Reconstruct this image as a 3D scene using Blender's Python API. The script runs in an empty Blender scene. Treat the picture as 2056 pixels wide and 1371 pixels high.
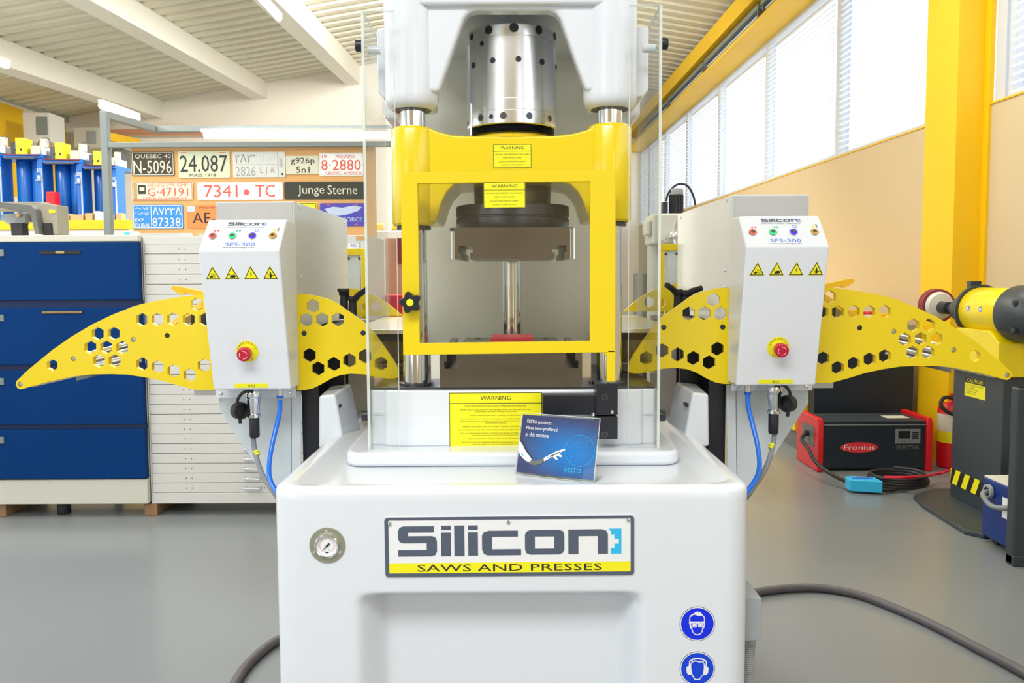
import bpy, bmesh, math, random
from mathutils import Vector, Matrix
from mathutils.geometry import tessellate_polygon
random.seed(7)
PI = math.pi
SC = bpy.context.scene
COL = SC.collection

# ---------------------------------------------------------------- camera
F, CX, CY, HC = 1600.0, 1028.0, 652.4, 1.36
PITCH, ROLL = math.atan(0.064), math.radians(0.3)
cam_d = bpy.data.cameras.new('camera')
cam = bpy.data.objects.new('camera', cam_d); COL.objects.link(cam)
cam_d.sensor_fit = 'HORIZONTAL'; cam_d.sensor_width = 36.0
cam_d.lens = 36.0 * F / 2056.0
cam_d.shift_y = -33.1 / 2056.0
cam_d.clip_start = 0.05
RM = Matrix.Rotation(PI / 2 - PITCH, 3, 'X') @ Matrix.Rotation(-ROLL, 3, 'Z')
cam.matrix_world = Matrix.Translation((0, 0, HC)) @ RM.to_4x4()
SC.camera = cam

# ---------------------------------------------------------------- world, lights, exposure
w = bpy.data.worlds.new('daylight'); SC.world = w; w.use_nodes = True
bg = w.node_tree.nodes['Background']
bg.inputs[0].default_value = (0.90, 0.95, 1.0, 1); bg.inputs[1].default_value = 1.7
SC.view_settings.view_transform = 'Standard'; SC.view_settings.look = 'None'
SC.view_settings.gamma = 1.0; SC.view_settings.use_curve_mapping = False
SC.view_settings.exposure = 0.45
SC.cycles.transparent_max_bounces = 24
def area(name, loc, rot, sx, sy, power, col=(1, 1, 1)):
    l = bpy.data.lights.new(name, 'AREA'); l.shape = 'RECTANGLE'; l.size = sx; l.size_y = sy
    l.energy = power; l.color = col
    o = bpy.data.objects.new(name, l); COL.objects.link(o); o.location = loc; o.rotation_euler = rot
    return o
# added fill lights, kept out of view, to brighten the hall
def hall(loc, sx, sy, down, up, col=(1, 0.96, 0.88), rot=(0, 0, 0)):
    area('fill_light', loc, rot, sx, sy, down, col)
    if up: area('fill_light', (loc[0], loc[1], loc[2] + .02), (math.pi, 0, 0), sx, sy, up, col)
hall((-5.4, 5.2, 3.5), 0.6, 2.0, 80, 45)
hall((-3.0, 3.4, 3.4), 0.6, 3.0, 70, 45)
hall((-1.4, 6.6, 4.1), 0.5, 2.0, 60, 45)
hall((1.9, 4.4, 4.1), 0.5, 2.4, 40, 25)
hall((-1.0, -1.0, 4.1), 3.4, 1.4, 140, 30, (0.97, 0.98, 1.0))
hall((-0.8, 7.9, 4.55), 1.4, 1.2, 330, 40, rot=(math.radians(52), 0, math.radians(22)))

# ---------------------------------------------------------------- pixel helpers
def ray(px, py):
    return RM @ Vector(((px - CX) / F, -(py - CY) / F, -1.0))
def P(px, py, Y):
    d = ray(px, py); t = Y / d.y
    return Vector((d.x * t, Y, HC + d.z * t))
def PZ(px, py, Z):
    d = ray(px, py); t = (Z - HC) / d.z
    return Vector((d.x * t, d.y * t, Z))
def X_(px, py, Y): return P(px, py, Y).x
def Z_(py, Y, px=1028): return P(px, py, Y).z

# ---------------------------------------------------------------- materials
MATS = {}
def mat(name, col=(0.8, 0.8, 0.8), rough=0.5, metal=0.0, coat=0.0, emit=None, es=1.0, noise=0.0, nscale=8.0, bump=0.0, bscale=60.0, spec=0.5):
    m = bpy.data.materials.new(name); m.use_nodes = True
    nt = m.node_tree; b = nt.nodes['Principled BSDF']
    b.inputs['Base Color'].default_value = (*col, 1)
    b.inputs['Roughness'].default_value = rough; b.inputs['Metallic'].default_value = metal
    b.inputs['Coat Weight'].default_value = coat; b.inputs['Coat Roughness'].default_value = 0.08
    b.inputs['Specular IOR Level'].default_value = spec
    if emit:
        b.inputs['Emission Color'].default_value = (*emit, 1); b.inputs['Emission Strength'].default_value = es
    if noise or bump:
        tc = nt.nodes.new('ShaderNodeTexCoord')
    if noise:
        n = nt.nodes.new('ShaderNodeTexNoise'); n.inputs['Scale'].default_value = nscale; n.inputs['Detail'].default_value = 4
        r = nt.nodes.new('ShaderNodeMapRange'); r.inputs['To Min'].default_value = 1 - noise; r.inputs['To Max'].default_value = 1 + noise
        x = nt.nodes.new('ShaderNodeVectorMath'); x.operation = 'SCALE'; x.inputs[0].default_value = col
        nt.links.new(tc.outputs['Object'], n.inputs['Vector']); nt.links.new(n.outputs['Fac'], r.inputs['Value'])
        nt.links.new(r.outputs[0], x.inputs['Scale']); nt.links.new(x.outputs[0], b.inputs['Base Color'])
    if bump:
        n = nt.nodes.new('ShaderNodeTexNoise'); n.inputs['Scale'].default_value = bscale; n.inputs['Detail'].default_value = 2
        k = nt.nodes.new('ShaderNodeBump'); k.inputs['Strength'].default_value = bump; k.inputs['Distance'].default_value = 0.002
        nt.links.new(tc.outputs['Object'], n.inputs['Vector']); nt.links.new(n.outputs['Fac'], k.inputs['Height'])
        nt.links.new(k.outputs[0], b.inputs['Normal'])
    MATS[name] = m
    return m
def clear(name, tint=(0.97, 0.99, 0.98), gloss=0.06, rough=0.0, fk=0.5):
    m = bpy.data.materials.new(name); m.use_nodes = True; nt = m.node_tree; nt.nodes.clear()
    o = nt.nodes.new('ShaderNodeOutputMaterial'); t = nt.nodes.new('ShaderNodeBsdfTransparent'); g = nt.nodes.new('ShaderNodeBsdfGlossy')
    t.inputs[0].default_value = (*tint, 1); g.inputs['Roughness'].default_value = rough
    lw = nt.nodes.new('ShaderNodeFresnel'); lw.inputs['IOR'].default_value = 1.35
    mx = nt.nodes.new('ShaderNodeMixShader'); ad = nt.nodes.new('ShaderNodeMath'); ad.operation = 'MULTIPLY_ADD'
    ad.inputs[1].default_value = fk; ad.inputs[2].default_value = gloss; ad.use_clamp = True
    nt.links.new(lw.outputs[0], ad.inputs[0]); nt.links.new(ad.outputs[0], mx.inputs[0])
    nt.links.new(t.outputs[0], mx.inputs[1]); nt.links.new(g.outputs[0], mx.inputs[2]); nt.links.new(mx.outputs[0], o.inputs[0])
    MATS[name] = m
mat('cast_white', (0.745, 0.785, 0.845), 0.28, coat=0.5, bump=0.15, bscale=25)
mat('cast_rough', (0.84, 0.86, 0.80), 0.4, bump=0.5, bscale=70)
mat('panel_white', (0.75, 0.785, 0.84), 0.3, coat=0.2)
mat('sheet_white', (0.65, 0.715, 0.76), 0.22, coat=0.4, bump=0.2, bscale=90)
mat('yellow', (0.86, 0.65, 0.0), 0.3, coat=0.5, bump=0.12, bscale=50)
mat('yellow_plate', (0.83, 0.62, 0.0), 0.42, coat=0.1)
mat('yellow_orange', (0.85, 0.50, 0.005), 0.45)
mat('yellow_sticker', (0.90, 0.84, 0.01), 0.4)
mat('yellow_paint', (0.86, 0.53, 0.0), 0.5, noise=0.05, nscale=2)
mat('chrome', (0.80, 0.82, 0.85), 0.1, 1.0)
mat('steel', (0.78, 0.80, 0.83), 0.24, 1.0, noise=0.06, nscale=30)
mat('ground_steel', (0.20, 0.175, 0.14), 0.30, 0.85, noise=0.06, nscale=12)
mat('dark_steel', (0.085, 0.09, 0.105), 0.3, 0.8)
mat('brushed', (0.50, 0.50, 0.49), 0.4, 0.6, noise=0.05, nscale=20)
mat('black', (0.012, 0.014, 0.022), 0.35)
mat('black_soft', (0.018, 0.018, 0.022), 0.55)
mat('print_black', (0.015, 0.015, 0.02), 0.5)
mat('print_slate', (0.085, 0.105, 0.155), 0.3, coat=0.5)
mat('print_blue', (0.05, 0.16, 0.72), 0.4)
mat('print_cyan', (0.03, 0.50, 0.85), 0.35)
mat('print_white', (0.84, 0.85, 0.87), 0.4)
mat('print_red', (0.75, 0.04, 0.05), 0.4)
mat('print_green', (0.0, 0.45, 0.25), 0.4)
mat('sign_blue', (0.0, 0.02, 0.78), 0.4)
mat('sign_blue2', (0.0, 0.05, 0.68), 0.4)
mat('led_red', (0.8, 0.1, 0.09), 0.4, emit=(1, 0.1, 0.08), es=0.25)
mat('led_green', (0.02, 0.7, 0.25), 0.4, emit=(0.02, 0.9, 0.3), es=0.25)
mat('led_blue', (0.06, 0.02, 0.8), 0.4, emit=(0.1, 0.03, 1), es=0.25)
mat('led_amber', (0.75, 0.4, 0.05), 0.4)
mat('button_red', (0.55, 0.0, 0.03), 0.25, coat=0.4)
mat('hose_blue', (0.0, 0.15, 0.75), 0.3, coat=0.2)
mat('cable_grey', (0.22, 0.24, 0.26), 0.5)
mat('cable_dark', (0.10, 0.095, 0.11), 0.5)
mat('red_plastic', (0.62, 0.008, 0.015), 0.35)
mat('red_bright', (0.60, 0.0, 0.03), 0.4)
mat('anthracite', (0.035, 0.048, 0.06), 0.4)
mat('dark_navy', (0.012, 0.02, 0.032), 0.45)
mat('blue_cabinet', (0.0, 0.035, 0.165), 0.45, spec=0.12, noise=0.10, nscale=3)
mat('blue_dark', (0.0, 0.02, 0.11), 0.5)
mat('blue_weld', (0.0, 0.025, 0.19), 0.4)
mat('blue_tank', (0.005, 0.14, 0.58), 0.35, coat=0.3)
mat('beige_metal', (0.62, 0.62, 0.55), 0.5, noise=0.05, nscale=4)
mat('white_metal', (0.68, 0.68, 0.66), 0.42, noise=0.04, nscale=3)
mat('gap_dark', (0.12, 0.11, 0.10), 0.8)
mat('wood', (0.30, 0.17, 0.085), 0.7, noise=0.2, nscale=15)
mat('board', (0.66, 0.37, 0.14), 0.7, noise=0.05, nscale=10)
mat('cardboard', (0.62, 0.40, 0.19), 0.8)
mat('frame_grey', (0.20, 0.235, 0.24), 0.45)
mat('grey_plastic', (0.33, 0.36, 0.37), 0.45)
mat('grey_dark', (0.13, 0.135, 0.13), 0.5)
mat('cream_wall', (0.60, 0.48, 0.30), 0.8, noise=0.06, nscale=0.8)
mat('white_wall', (0.84, 0.80, 0.72), 0.8, noise=0.02, nscale=1)
mat('beam_white', (0.78, 0.77, 0.70), 0.6)
mat('deck', (0.64, 0.62, 0.50), 0.5, noise=0.05, nscale=1)
mat('floor_paint', (0.205, 0.225, 0.24), 0.3, noise=0.09, nscale=0.9, coat=0.15)
mat('win_frame', (0.58, 0.63, 0.70), 0.5)
m = mat('blind', (0.9, 0.92, 0.94), 0.5); nt = m.node_tree; tr = nt.nodes.new('ShaderNodeBsdfTranslucent'); tr.inputs[0].default_value = (0.95, 0.97, 1, 1)
mx = nt.nodes.new('ShaderNodeMixShader'); mx.inputs[0].default_value = 0.88; nt.links.new(nt.nodes['Principled BSDF'].outputs[0], mx.inputs[1]); nt.links.new(tr.outputs[0], mx.inputs[2]); nt.links.new(mx.outputs[0], nt.nodes['Material Output'].inputs[0])
mat('copper_pipe', (0.62, 0.27, 0.13), 0.5)
mat('copper_board', (0.55, 0.33, 0.25), 0.6)
mat('maroon', (0.22, 0.02, 0.03), 0.5)
mat('rear_wall', (0.36, 0.30, 0.21), 0.8, noise=0.05, nscale=2)
mat('lamp_on', (1, 1, 1), 0.5, emit=(1, 1, 0.98), es=14.0)
mat('tin', (0.42, 0.43, 0.33), 0.35, 0.7)
mat('gold', (0.6, 0.45, 0.2), 0.3, 0.8)
mat('tan_bench', (0.30, 0.28, 0.23), 0.6)
mat('pl_black', (0.045, 0.03, 0.02), 0.5, noise=0.3, nscale=40)
mat('pl_green', (0.60, 0.64, 0.47), 0.5, noise=0.05, nscale=20)
mat('pl_grey', (0.62, 0.64, 0.62), 0.5, noise=0.08, nscale=20)
mat('pl_cream', (0.64, 0.64, 0.52), 0.5)
mat('pl_red', (0.70, 0.10, 0.07), 0.5)
mat('pl_blue', (0.03, 0.24, 0.66), 0.5)
mat('pl_orange', (0.76, 0.23, 0.06), 0.5, noise=0.1, nscale=20)
mat('pl_navy', (0.06, 0.05, 0.42), 0.5)
mat('pl_dark', (0.025, 0.028, 0.014), 0.4)
mat('pl_lightblue', (0.45, 0.55, 0.75), 0.5)
mat('yellow_machine', (0.83, 0.64, 0.0), 0.3, coat=0.3)
mat('olive_wall', (0.40, 0.42, 0.36), 0.6)
clear('acrylic', (0.99, 0.995, 0.992), 0.012, fk=0.35)
clear('pane', (0.97, 0.97, 0.95), 0.04, 0.02)
clear('sign_acrylic', (0.97, 0.98, 0.98), 0.03)
m = bpy.data.materials.new('acrylic_edge'); m.use_nodes = True; nt = m.node_tree
b = nt.nodes['Principled BSDF']; b.inputs['Base Color'].default_value = (0.85, 0.92, 0.88, 1); b.inputs['Roughness'].default_value = 0.15
b.inputs['Alpha'].default_value = 0.55; MATS['acrylic_edge'] = m
clear('window_glass', (0.97, 0.98, 1.0), 0.0)
# poster print: navy with a glowing-blue printed blob
m = bpy.data.materials.new('poster_print'); m.use_nodes = True; nt = m.node_tree; b = nt.nodes['Principled BSDF']
tc = nt.nodes.new('ShaderNodeTexCoord'); mp = nt.nodes.new('ShaderNodeMapping'); gr = nt.nodes.new('ShaderNodeTexGradient'); gr.gradient_type = 'SPHERICAL'
cr = nt.nodes.new('ShaderNodeValToRGB')
mp.inputs['Location'].default_value = (-1.02, 0, -0.72); mp.inputs['Scale'].default_value = (1.55, 0.0, 1.75)
nt.links.new(tc.outputs['Generated'], mp.inputs['Vector']); nt.links.new(mp.outputs[0], gr.inputs[0]); nt.links.new(gr.outputs['Fac'], cr.inputs[0])
cr.color_ramp.elements[0].color = (0.035, 0.045, 0.16, 1); cr.color_ramp.elements[0].position = 0.0
cr.color_ramp.elements[1].color = (0.0, 0.20, 0.60, 1); cr.color_ramp.elements[1].position = 0.75
nt.links.new(cr.outputs[0], b.inputs['Base Color']); b.inputs['Roughness'].default_value = 0.3; MATS['poster_print'] = m

# ---------------------------------------------------------------- mesh builder
def rrect(x0, z0, x1, z1, r, n=5):
    pts = []
    for cx, cz, a in ((x1 - r, z1 - r, 0), (x0 + r, z1 - r, PI / 2), (x0 + r, z0 + r, PI), (x1 - r, z0 + r, 1.5 * PI)):
        for i in range(n + 1):
            t = a + (PI / 2) * i / n
            pts.append((cx + r * math.cos(t), cz + r * math.sin(t)))
    return pts
def circ(cx, cz, r, n=24, a0=0.0):
    return [(cx + r * math.cos(a0 + 2 * PI * i / n), cz + r * math.sin(a0 + 2 * PI * i / n)) for i in range(n)]
def hexa(cx, cz, r):
    return [(cx + r * math.cos(PI / 2 + PI / 3 * i), cz + r * math.sin(PI / 2 + PI / 3 * i)) for i in range(6)]
TXT = {}
def text_mesh(s):
    if s not in TXT:
        c = bpy.data.curves.new('t', 'FONT'); c.body = s; c.size = 1.0; c.resolution_u = 2; c.fill_mode = 'FRONT'
        o = bpy.data.objects.new('t', c); COL.objects.link(o)
        dg = bpy.context.evaluated_depsgraph_get(); dg.update()
        me = bpy.data.meshes.new_from_object(o.evaluated_get(dg))
        vs = [tuple(v.co) for v in me.vertices]; fs = [tuple(p.vertices) for p in me.polygons]
        bpy.data.objects.remove(o); bpy.data.curves.remove(c); bpy.data.meshes.remove(me)
        if vs:
            x0 = min(v[0] for v in vs); x1 = max(v[0] for v in vs); y0 = min(v[1] for v in vs); y1 = max(v[1] for v in vs)
            vs = [((v[0] - x0) / max(x1 - x0, 1e-6), (v[1] - y0) / max(y1 - y0, 1e-6)) for v in vs]
        TXT[s] = (vs, fs)
    return TXT[s]

class MB:
    def __init__(s, m='cast_white'):
        s.v = []; s.f = []; s.mi = []; s.sm = []; s.mats = []; s.m(m)
    def m(s, name):
        if name not in s.mats: s.mats.append(name)
        s.cur = s.mats.index(name); return s
    def add(s, vs, fs, smooth=False):
        o = len(s.v); s.v += [tuple(v) for v in vs]
        for f in fs:
            s.f.append(tuple(i + o for i in f)); s.mi.append(s.cur); s.sm.append(smooth)
        return s
    def hexv(s, p):      # 8 points: bottom ring 0-3, top ring 4-7
        return s.add(p, [(0, 3, 2, 1), (4, 5, 6, 7), (0, 1, 5, 4), (1, 2, 6, 5), (2, 3, 7, 6), (3, 0, 4, 7)])
    def box(s, x0, x1, y0, y1, z0, z1):
        x0, x1 = sorted((x0, x1)); y0, y1 = sorted((y0, y1)); z0, z1 = sorted((z0, z1))
        return s.hexv([(x0, y0, z0), (x1, y0, z0), (x1, y1, z0), (x0, y1, z0), (x0, y0, z1), (x1, y0, z1), (x1, y1, z1), (x0, y1, z1)])
    def plate(s, outer, holes=(), a=0.0, b=0.01, M=None, cap=True):
        """polygon in (u,v) with holes, thickness a..b along n. default: u=X, v=Z, n=Y"""
        loops = [list(outer)] + [list(h) for h in holes]
        flat = [p for l in loops for p in l]
        tris = tessellate_polygon([[Vector((p[0], p[1], 0)) for p in l] for l in loops])
        n = len(flat)
        tf = (lambda u, v, t: (u, t, v)) if M is None else M
        vs = [tf(p[0], p[1], a) for p in flat] + [tf(p[0], p[1], b) for p in flat]
        fs = []
        if abs(b - a) < 1e-9:
            return s.add(vs[:n], list(tris))
        if len(loops) == 1 :
            fs = [tuple(range(n)), tuple(range(2 * n - 1, n - 1, -1))]
        else:
            fs = [t for t in tris] + [tuple(i + n for i in reversed(t)) for t in tris]
        k = 0
        for l in loops:
            L = len(l)
            for i in range(L):
                j = (i + 1) % L
                fs.append((k + i, k + n + i, k + n + j, k + j))
            k += L
        return s.add(vs, fs)
    def lathe(s, prof, c=(0, 0, 0), axis='Z', n=32, smooth=True, a0=0.0, closed=True):
        vs = []; fs = []
        for r, h in prof:
            for i in range(n):
                t = a0 + 2 * PI * i / n; u, v = r * math.cos(t), r * math.sin(t)
                if axis == 'Z': p = (c[0] + u, c[1] + v, c[2] + h)
                elif axis == 'Y': p = (c[0] + u, c[1] + h, c[2] + v)
                else: p = (c[0] + h, c[1] + u, c[2] + v)
                vs.append(p)
        for k in range(len(prof) - 1):
            for i in range(n):
                j = (i + 1) % n
                fs.append((k * n + i, k * n + j, (k + 1) * n + j, (k + 1) * n + i))
        s.add(vs, fs, smooth)
        if closed:
            o = len(s.v) - len(vs)
            for k in (0, len(prof) - 1):
                if prof[k][0] > 1e-5:
                    s.f.append(tuple(o + k * n + i for i in range(n))); s.mi.append(s.cur); s.sm.append(False)
        return s
    def cyl(s, c, r, h, axis='Z', n=24, bev=0.0):
        if bev: pr = [(r - bev, 0), (r - bev * 0.3, bev * 0.3), (r, bev), (r, h - bev), (r - bev * 0.3, h - bev * 0.3), (r - bev, h)]
        else: pr = [(r, 0), (r, h)]
        return s.lathe(pr, c, axis, n)
    def tube(s, pts, r, n=10, smooth=True, step=0, rf=None):
        pts = [Vector(p) for p in pts]
        if step:
            q = []
            P4 = [pts[0]] + pts + [pts[-1]]
            for i in range(1, len(P4) - 2):
                for k in range(step):
                    t = k / step; a, b, c, d = P4[i - 1], P4[i], P4[i + 1], P4[i + 2]
                    q.append(0.5 * ((2 * b) + (c - a) * t + (2 * a - 5 * b + 4 * c - d) * t * t + (3 * b - a - 3 * c + d) * t ** 3))
            q.append(pts[-1]); pts = q
        vs = []; up = None
        for i, p in enumerate(pts):
            d = (pts[min(i + 1, len(pts) - 1)] - pts[max(i - 1, 0)]).normalized()
            if up is None:
                up = Vector((0, 0, 1)) if abs(d.z) < 0.9 else Vector((1, 0, 0))
            a = d.cross(up).normalized(); bb = a.cross(d).normalized(); up = bb
            rr = r if rf is None else r * rf(i)
            for k in range(n):
                t = 2 * PI * k / n; vs.append(p + a * rr * math.cos(t) + bb * rr * math.sin(t))
        fs = []
        for i in range(len(pts) - 1):
            for k in range(n):
                j = (k + 1) % n; fs.append((i * n + k, i * n + j, (i + 1) * n + j, (i + 1) * n + k))
        fs.append(tuple(range(n))); fs.append(tuple((len(pts) - 1) * n + k for k in range(n)))
        return s.add(vs, fs, smooth)
    def bar(s, a, b, wx, wz, ref=(0, 0, 1)):
        a = Vector(a); b = Vector(b); d = (b - a).normalized(); r = Vector(ref)
        u = d.cross(r).normalized() * wx / 2; v = u.cross(d).normalized() * wz / 2
        return s.hexv([a - u - v, a + u - v, a + u + v, a - u + v, b - u - v, b + u - v, b + u + v, b - u + v])
    def text(s, st, fr, u0, v0, u1, v1, lift=0.0008, smooth=False):
        """text fitted in the rectangle u0..u1, v0..v1 of frame fr"""
        vs, fs = text_mesh(st)
        if not vs: return s
        return s.add([fr(u0 + v[0] * (u1 - u0), v0 + v[1] * (v1 - v0), lift) for v in vs], fs)
    def flat(s, poly, fr, lift=0.0006, holes=()):
        loops = [list(poly)] + [list(h) for h in holes]
        tris = tessellate_polygon([[Vector((p[0], p[1], 0)) for p in l] for l in loops])
        return s.add([fr(p[0], p[1], lift) for l in loops for p in l], list(tris))
    def rect(s, fr, u0, v0, u1, v1, lift=0.0006):
        return s.flat([(u0, v0), (u1, v0), (u1, v1), (u0, v1)], fr, lift)
    def build(s, name, parent=None, bevel=0.0, seg=2, smooth=None, ang=35, origin=None, rotz=0.0):
        me = bpy.data.meshes.new(name)
        off = Vector((0, 0, 0))
        if parent is None:
            if origin is None:
                xs = [v[0] for v in s.v]; ys = [v[1] for v in s.v]; zs = [v[2] for v in s.v]
                off = Vector(((min(xs) + max(xs)) / 2, (min(ys) + max(ys)) / 2, min(zs)))
            else: off = Vector(origin)
        else: off = WL.get(parent.name, Vector((0, 0, 0)))
        me.from_pydata([(v[0] - off.x, v[1] - off.y, v[2] - off.z) for v in s.v], [], s.f)
        for n in s.mats: me.materials.append(MATS[n])
        me.polygons.foreach_set('material_index', s.mi)
        me.polygons.foreach_set('use_smooth', [bool(x) or bevel > 0 for x in s.sm])
        bm = bmesh.new(); bm.from_mesh(me); bmesh.ops.recalc_face_normals(bm, faces=bm.faces); bm.to_mesh(me); bm.free()
        me.update()
        o = bpy.data.objects.new(name, me); COL.objects.link(o)
        if parent is None: o.location = off; WL[o.name] = off
        else:
            o.parent = parent; WL[o.name] = off
        if bevel:
            b = o.modifiers.new('bevel', 'BEVEL'); b.width = bevel; b.segments = seg; b.limit_method = 'ANGLE'; b.angle_limit = math.radians(ang)
            b.harden_normals = True
        elif any(s.sm):
            try: me.set_sharp_from_angle(angle=math.radians(40))
            except Exception: pass
        return o
WL = {}
def thing(name, label, cat, loc=(0, 0, 0), group=None):
    o = bpy.data.objects.new(name, None); COL.objects.link(o); o.location = loc; WL[o.name] = Vector(loc)
    o['label'] = label; o['category'] = cat
    if group: o['group'] = group
    return o
def tag(o, label, cat, group=None):
    o['label'] = label; o['category'] = cat
    if group: o['group'] = group
    return o
def struct(o):
    o['kind'] = 'structure'; return o
def frame(o, u, v, n=None):
    o = Vector(o); u = Vector(u); v = Vector(v)
    n = (u.cross(v)).normalized() if n is None else Vector(n)
    return lambda a, b, t=0.0: tuple(o + u * a + v * b + n * t)
def front(Y, sgn=-1):     # frame facing the camera at depth Y: (x, z) -> lifted towards -Y
    return lambda a, b, t=0.0: (a, Y - t, b)

# ================================================================ print helpers
LOGO = [
 ('a', [(790,308),(625,308),(604,315),(595,335),(595,375),(603,393),(622,400),(750,400),(750,438),(595,438),(595,472),(775,472),(797,465),(806,445),(806,388),(798,370),(780,362),(650,362),(650,342),(790,342)], []),
 ('a', [(830,306),(882,306),(882,330),(830,330)], []), ('a', [(828,343),(882,343),(882,472),(828,472)], []),
 ('a', [(900,306),(955,306),(955,472),(900,472)], []),
 ('a', [(975,306),(1028,306),(1028,330),(975,330)], []), ('a', [(975,343),(1028,343),(1028,471),(975,471)], []),
 ('a', [(1245,336),(1085,336),(1060,344),(1050,362),(1050,440),(1060,462),(1080,470),(1262,470),(1262,437),(1105,437),(1105,370),(1245,370)], []),
 ('a', [(1312,334),(1468,334),(1490,342),(1497,360),(1497,440),(1488,460),(1468,468),(1312,468),(1291,460),(1283,440),(1283,360),(1292,342)], [[(1337,370),(1442,370),(1442,436),(1337,436)]]),
 ('a', [(1518,333),(1700,333),(1724,341),(1733,360),(1733,467),(1678,467),(1678,370),(1573,370),(1573,467),(1518,467)], []),
 ('b', [(1735,330),(1806,330),(1806,467),(1748,467),(1748,436),(1768,436),(1768,412),(1792,412),(1792,386),(1768,386),(1768,362),(1750,362),(1750,345)], [])]
def logo(mb, fr, u0, v0, u1, v1, ma='print_slate', mc='print_cyan', lift=0.001):
    sx = (u1 - u0) / 1211.0; sz = (v1 - v0) / 166.0
    for k, poly, holes in LOGO:
        mb.m(ma if k == 'a' else mc)
        mb.flat([(u0 + (x - 595) * sx, v1 - (y - 306) * sz) for x, y in poly], fr, lift, [[(u0 + (x - 595) * sx, v1 - (y - 306) * sz) for x, y in h] for h in holes])
def border(mb, fr, u0, v0, u1, v1, t, lift, r=0.0):
    if r: mb.flat(rrect(u0, v0, u1, v1, r), fr, lift, [rrect(u0 + t, v0 + t, u1 - t, v1 - t, max(r - t, 1e-4))])
    else: mb.flat([(u0, v0), (u1, v0), (u1, v1), (u0, v1)], fr, lift, [[(u0 + t, v0 + t), (u1 - t, v0 + t), (u1 - t, v1 - t), (u0 + t, v1 - t)]])
def label_panel(fr, w, h, lines, head_h, title_w=0.5, t=0.0012, lh=0.05):
    """yellow warning sticker; lines = (text, centre v 0..1 from the top, width 0..1)"""
    mb = MB('yellow_sticker')
    mb.plate(rrect(0, 0, w, h, 0.002, 2), a=0.0, b=0.0006, M=lambda u, v, k: fr(u, v, k))
    mb.m('print_black'); border(mb, fr, 0.0004, 0.0004, w - 0.0004, h - 0.0004, t, 0.0009, 0.002)
    mb.rect(fr, 0, h * (1 - head_h) - t * 0.5, w, h * (1 - head_h) + t * 0.5, 0.0009)
    mb.text('WARNING', fr, w * (0.5 - title_w / 2), h * (1 - head_h * 0.70), w * (0.5 + title_w / 2), h * (1 - head_h * 0.30), 0.0009)
    for s, v, ww in lines:
        mb.text(s, fr, w * (0.5 - ww / 2), h * (1 - v) - h * lh / 2, w * (0.5 + ww / 2), h * (1 - v) + h * lh / 2, 0.0009)
    return mb
def tri_sign(mb, fr, cx, v0, w, kind):
    h = w * 0.9
    def T(k): return [(cx - w / 2 * k, v0 + h * (1 - k) * 0.33), (cx + w / 2 * k, v0 + h * (1 - k) * 0.33), (cx, v0 + h * (0.33 + 0.67 * k))]
    mb.m('yellow_sticker').flat(T(1.08), fr, 0.0005); mb.m('print_black').flat(T(1.0), fr, 0.0008); mb.m('yellow_sticker').flat(T(0.80), fr, 0.0011)
    mb.m('print_black'); q = lambda pts: mb.flat([(cx + x * w, v0 + z * w) for x, z in pts], fr, 0.0014)
    if kind == 0:
        q([(-.27, .12), (-.05, .12), (.02, .2), (-.1, .27), (-.2, .2)])
        for c, z in ((-.03, .33), (.13, .25)):
            mb.flat(circ(cx + c * w, v0 + z * w, .10 * w, 14), fr, 0.0014, [circ(cx + c * w, v0 + z * w, .072 * w, 14)])
    elif kind == 1:
        q([(-.12, .13), (.22, .13), (.27, .22), (.2, .31), (.0, .31), (-.14, .25)]); q([(-.2, .3), (-.16, .42), (-.12, .3)]); q([(-.25, .1), (.1, .1), (.1, .125), (-.25, .125)])
    elif kind == 2:
        q([(.03, .56), (-.07, .31), (.0, .33), (-.03, .14), (.07, .37), (.01, .35), (.06, .56)])
    else:
        q([(-.05, .1), (.06, .1), (.08, .3), (.04, .52), (-.03, .52), (-.05, .3)]); q([(-.24, .2), (.26, .27), (.26, .3), (-.24, .24)]); q([(-.2, .36), (.22, .24), (.22, .27), (-.2, .39)]); q([(.02, .12), (.16, .2), (.12, .22), (.0, .18)])

# ================================================================ THE PRESS
MXC = 0.003
press = thing('hydraulic_press', 'large white and yellow three-column hydraulic press with cast base in the centre', 'press', (MXC, 2.2, 0))
YF = 1.70
HW = (X_(1499, 1080, YF + .047) - X_(556, 1080, YF + .047)) / 2
MXC0 = (X_(1499, 1080, YF + .047) + X_(556, 1080, YF + .047)) / 2
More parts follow.
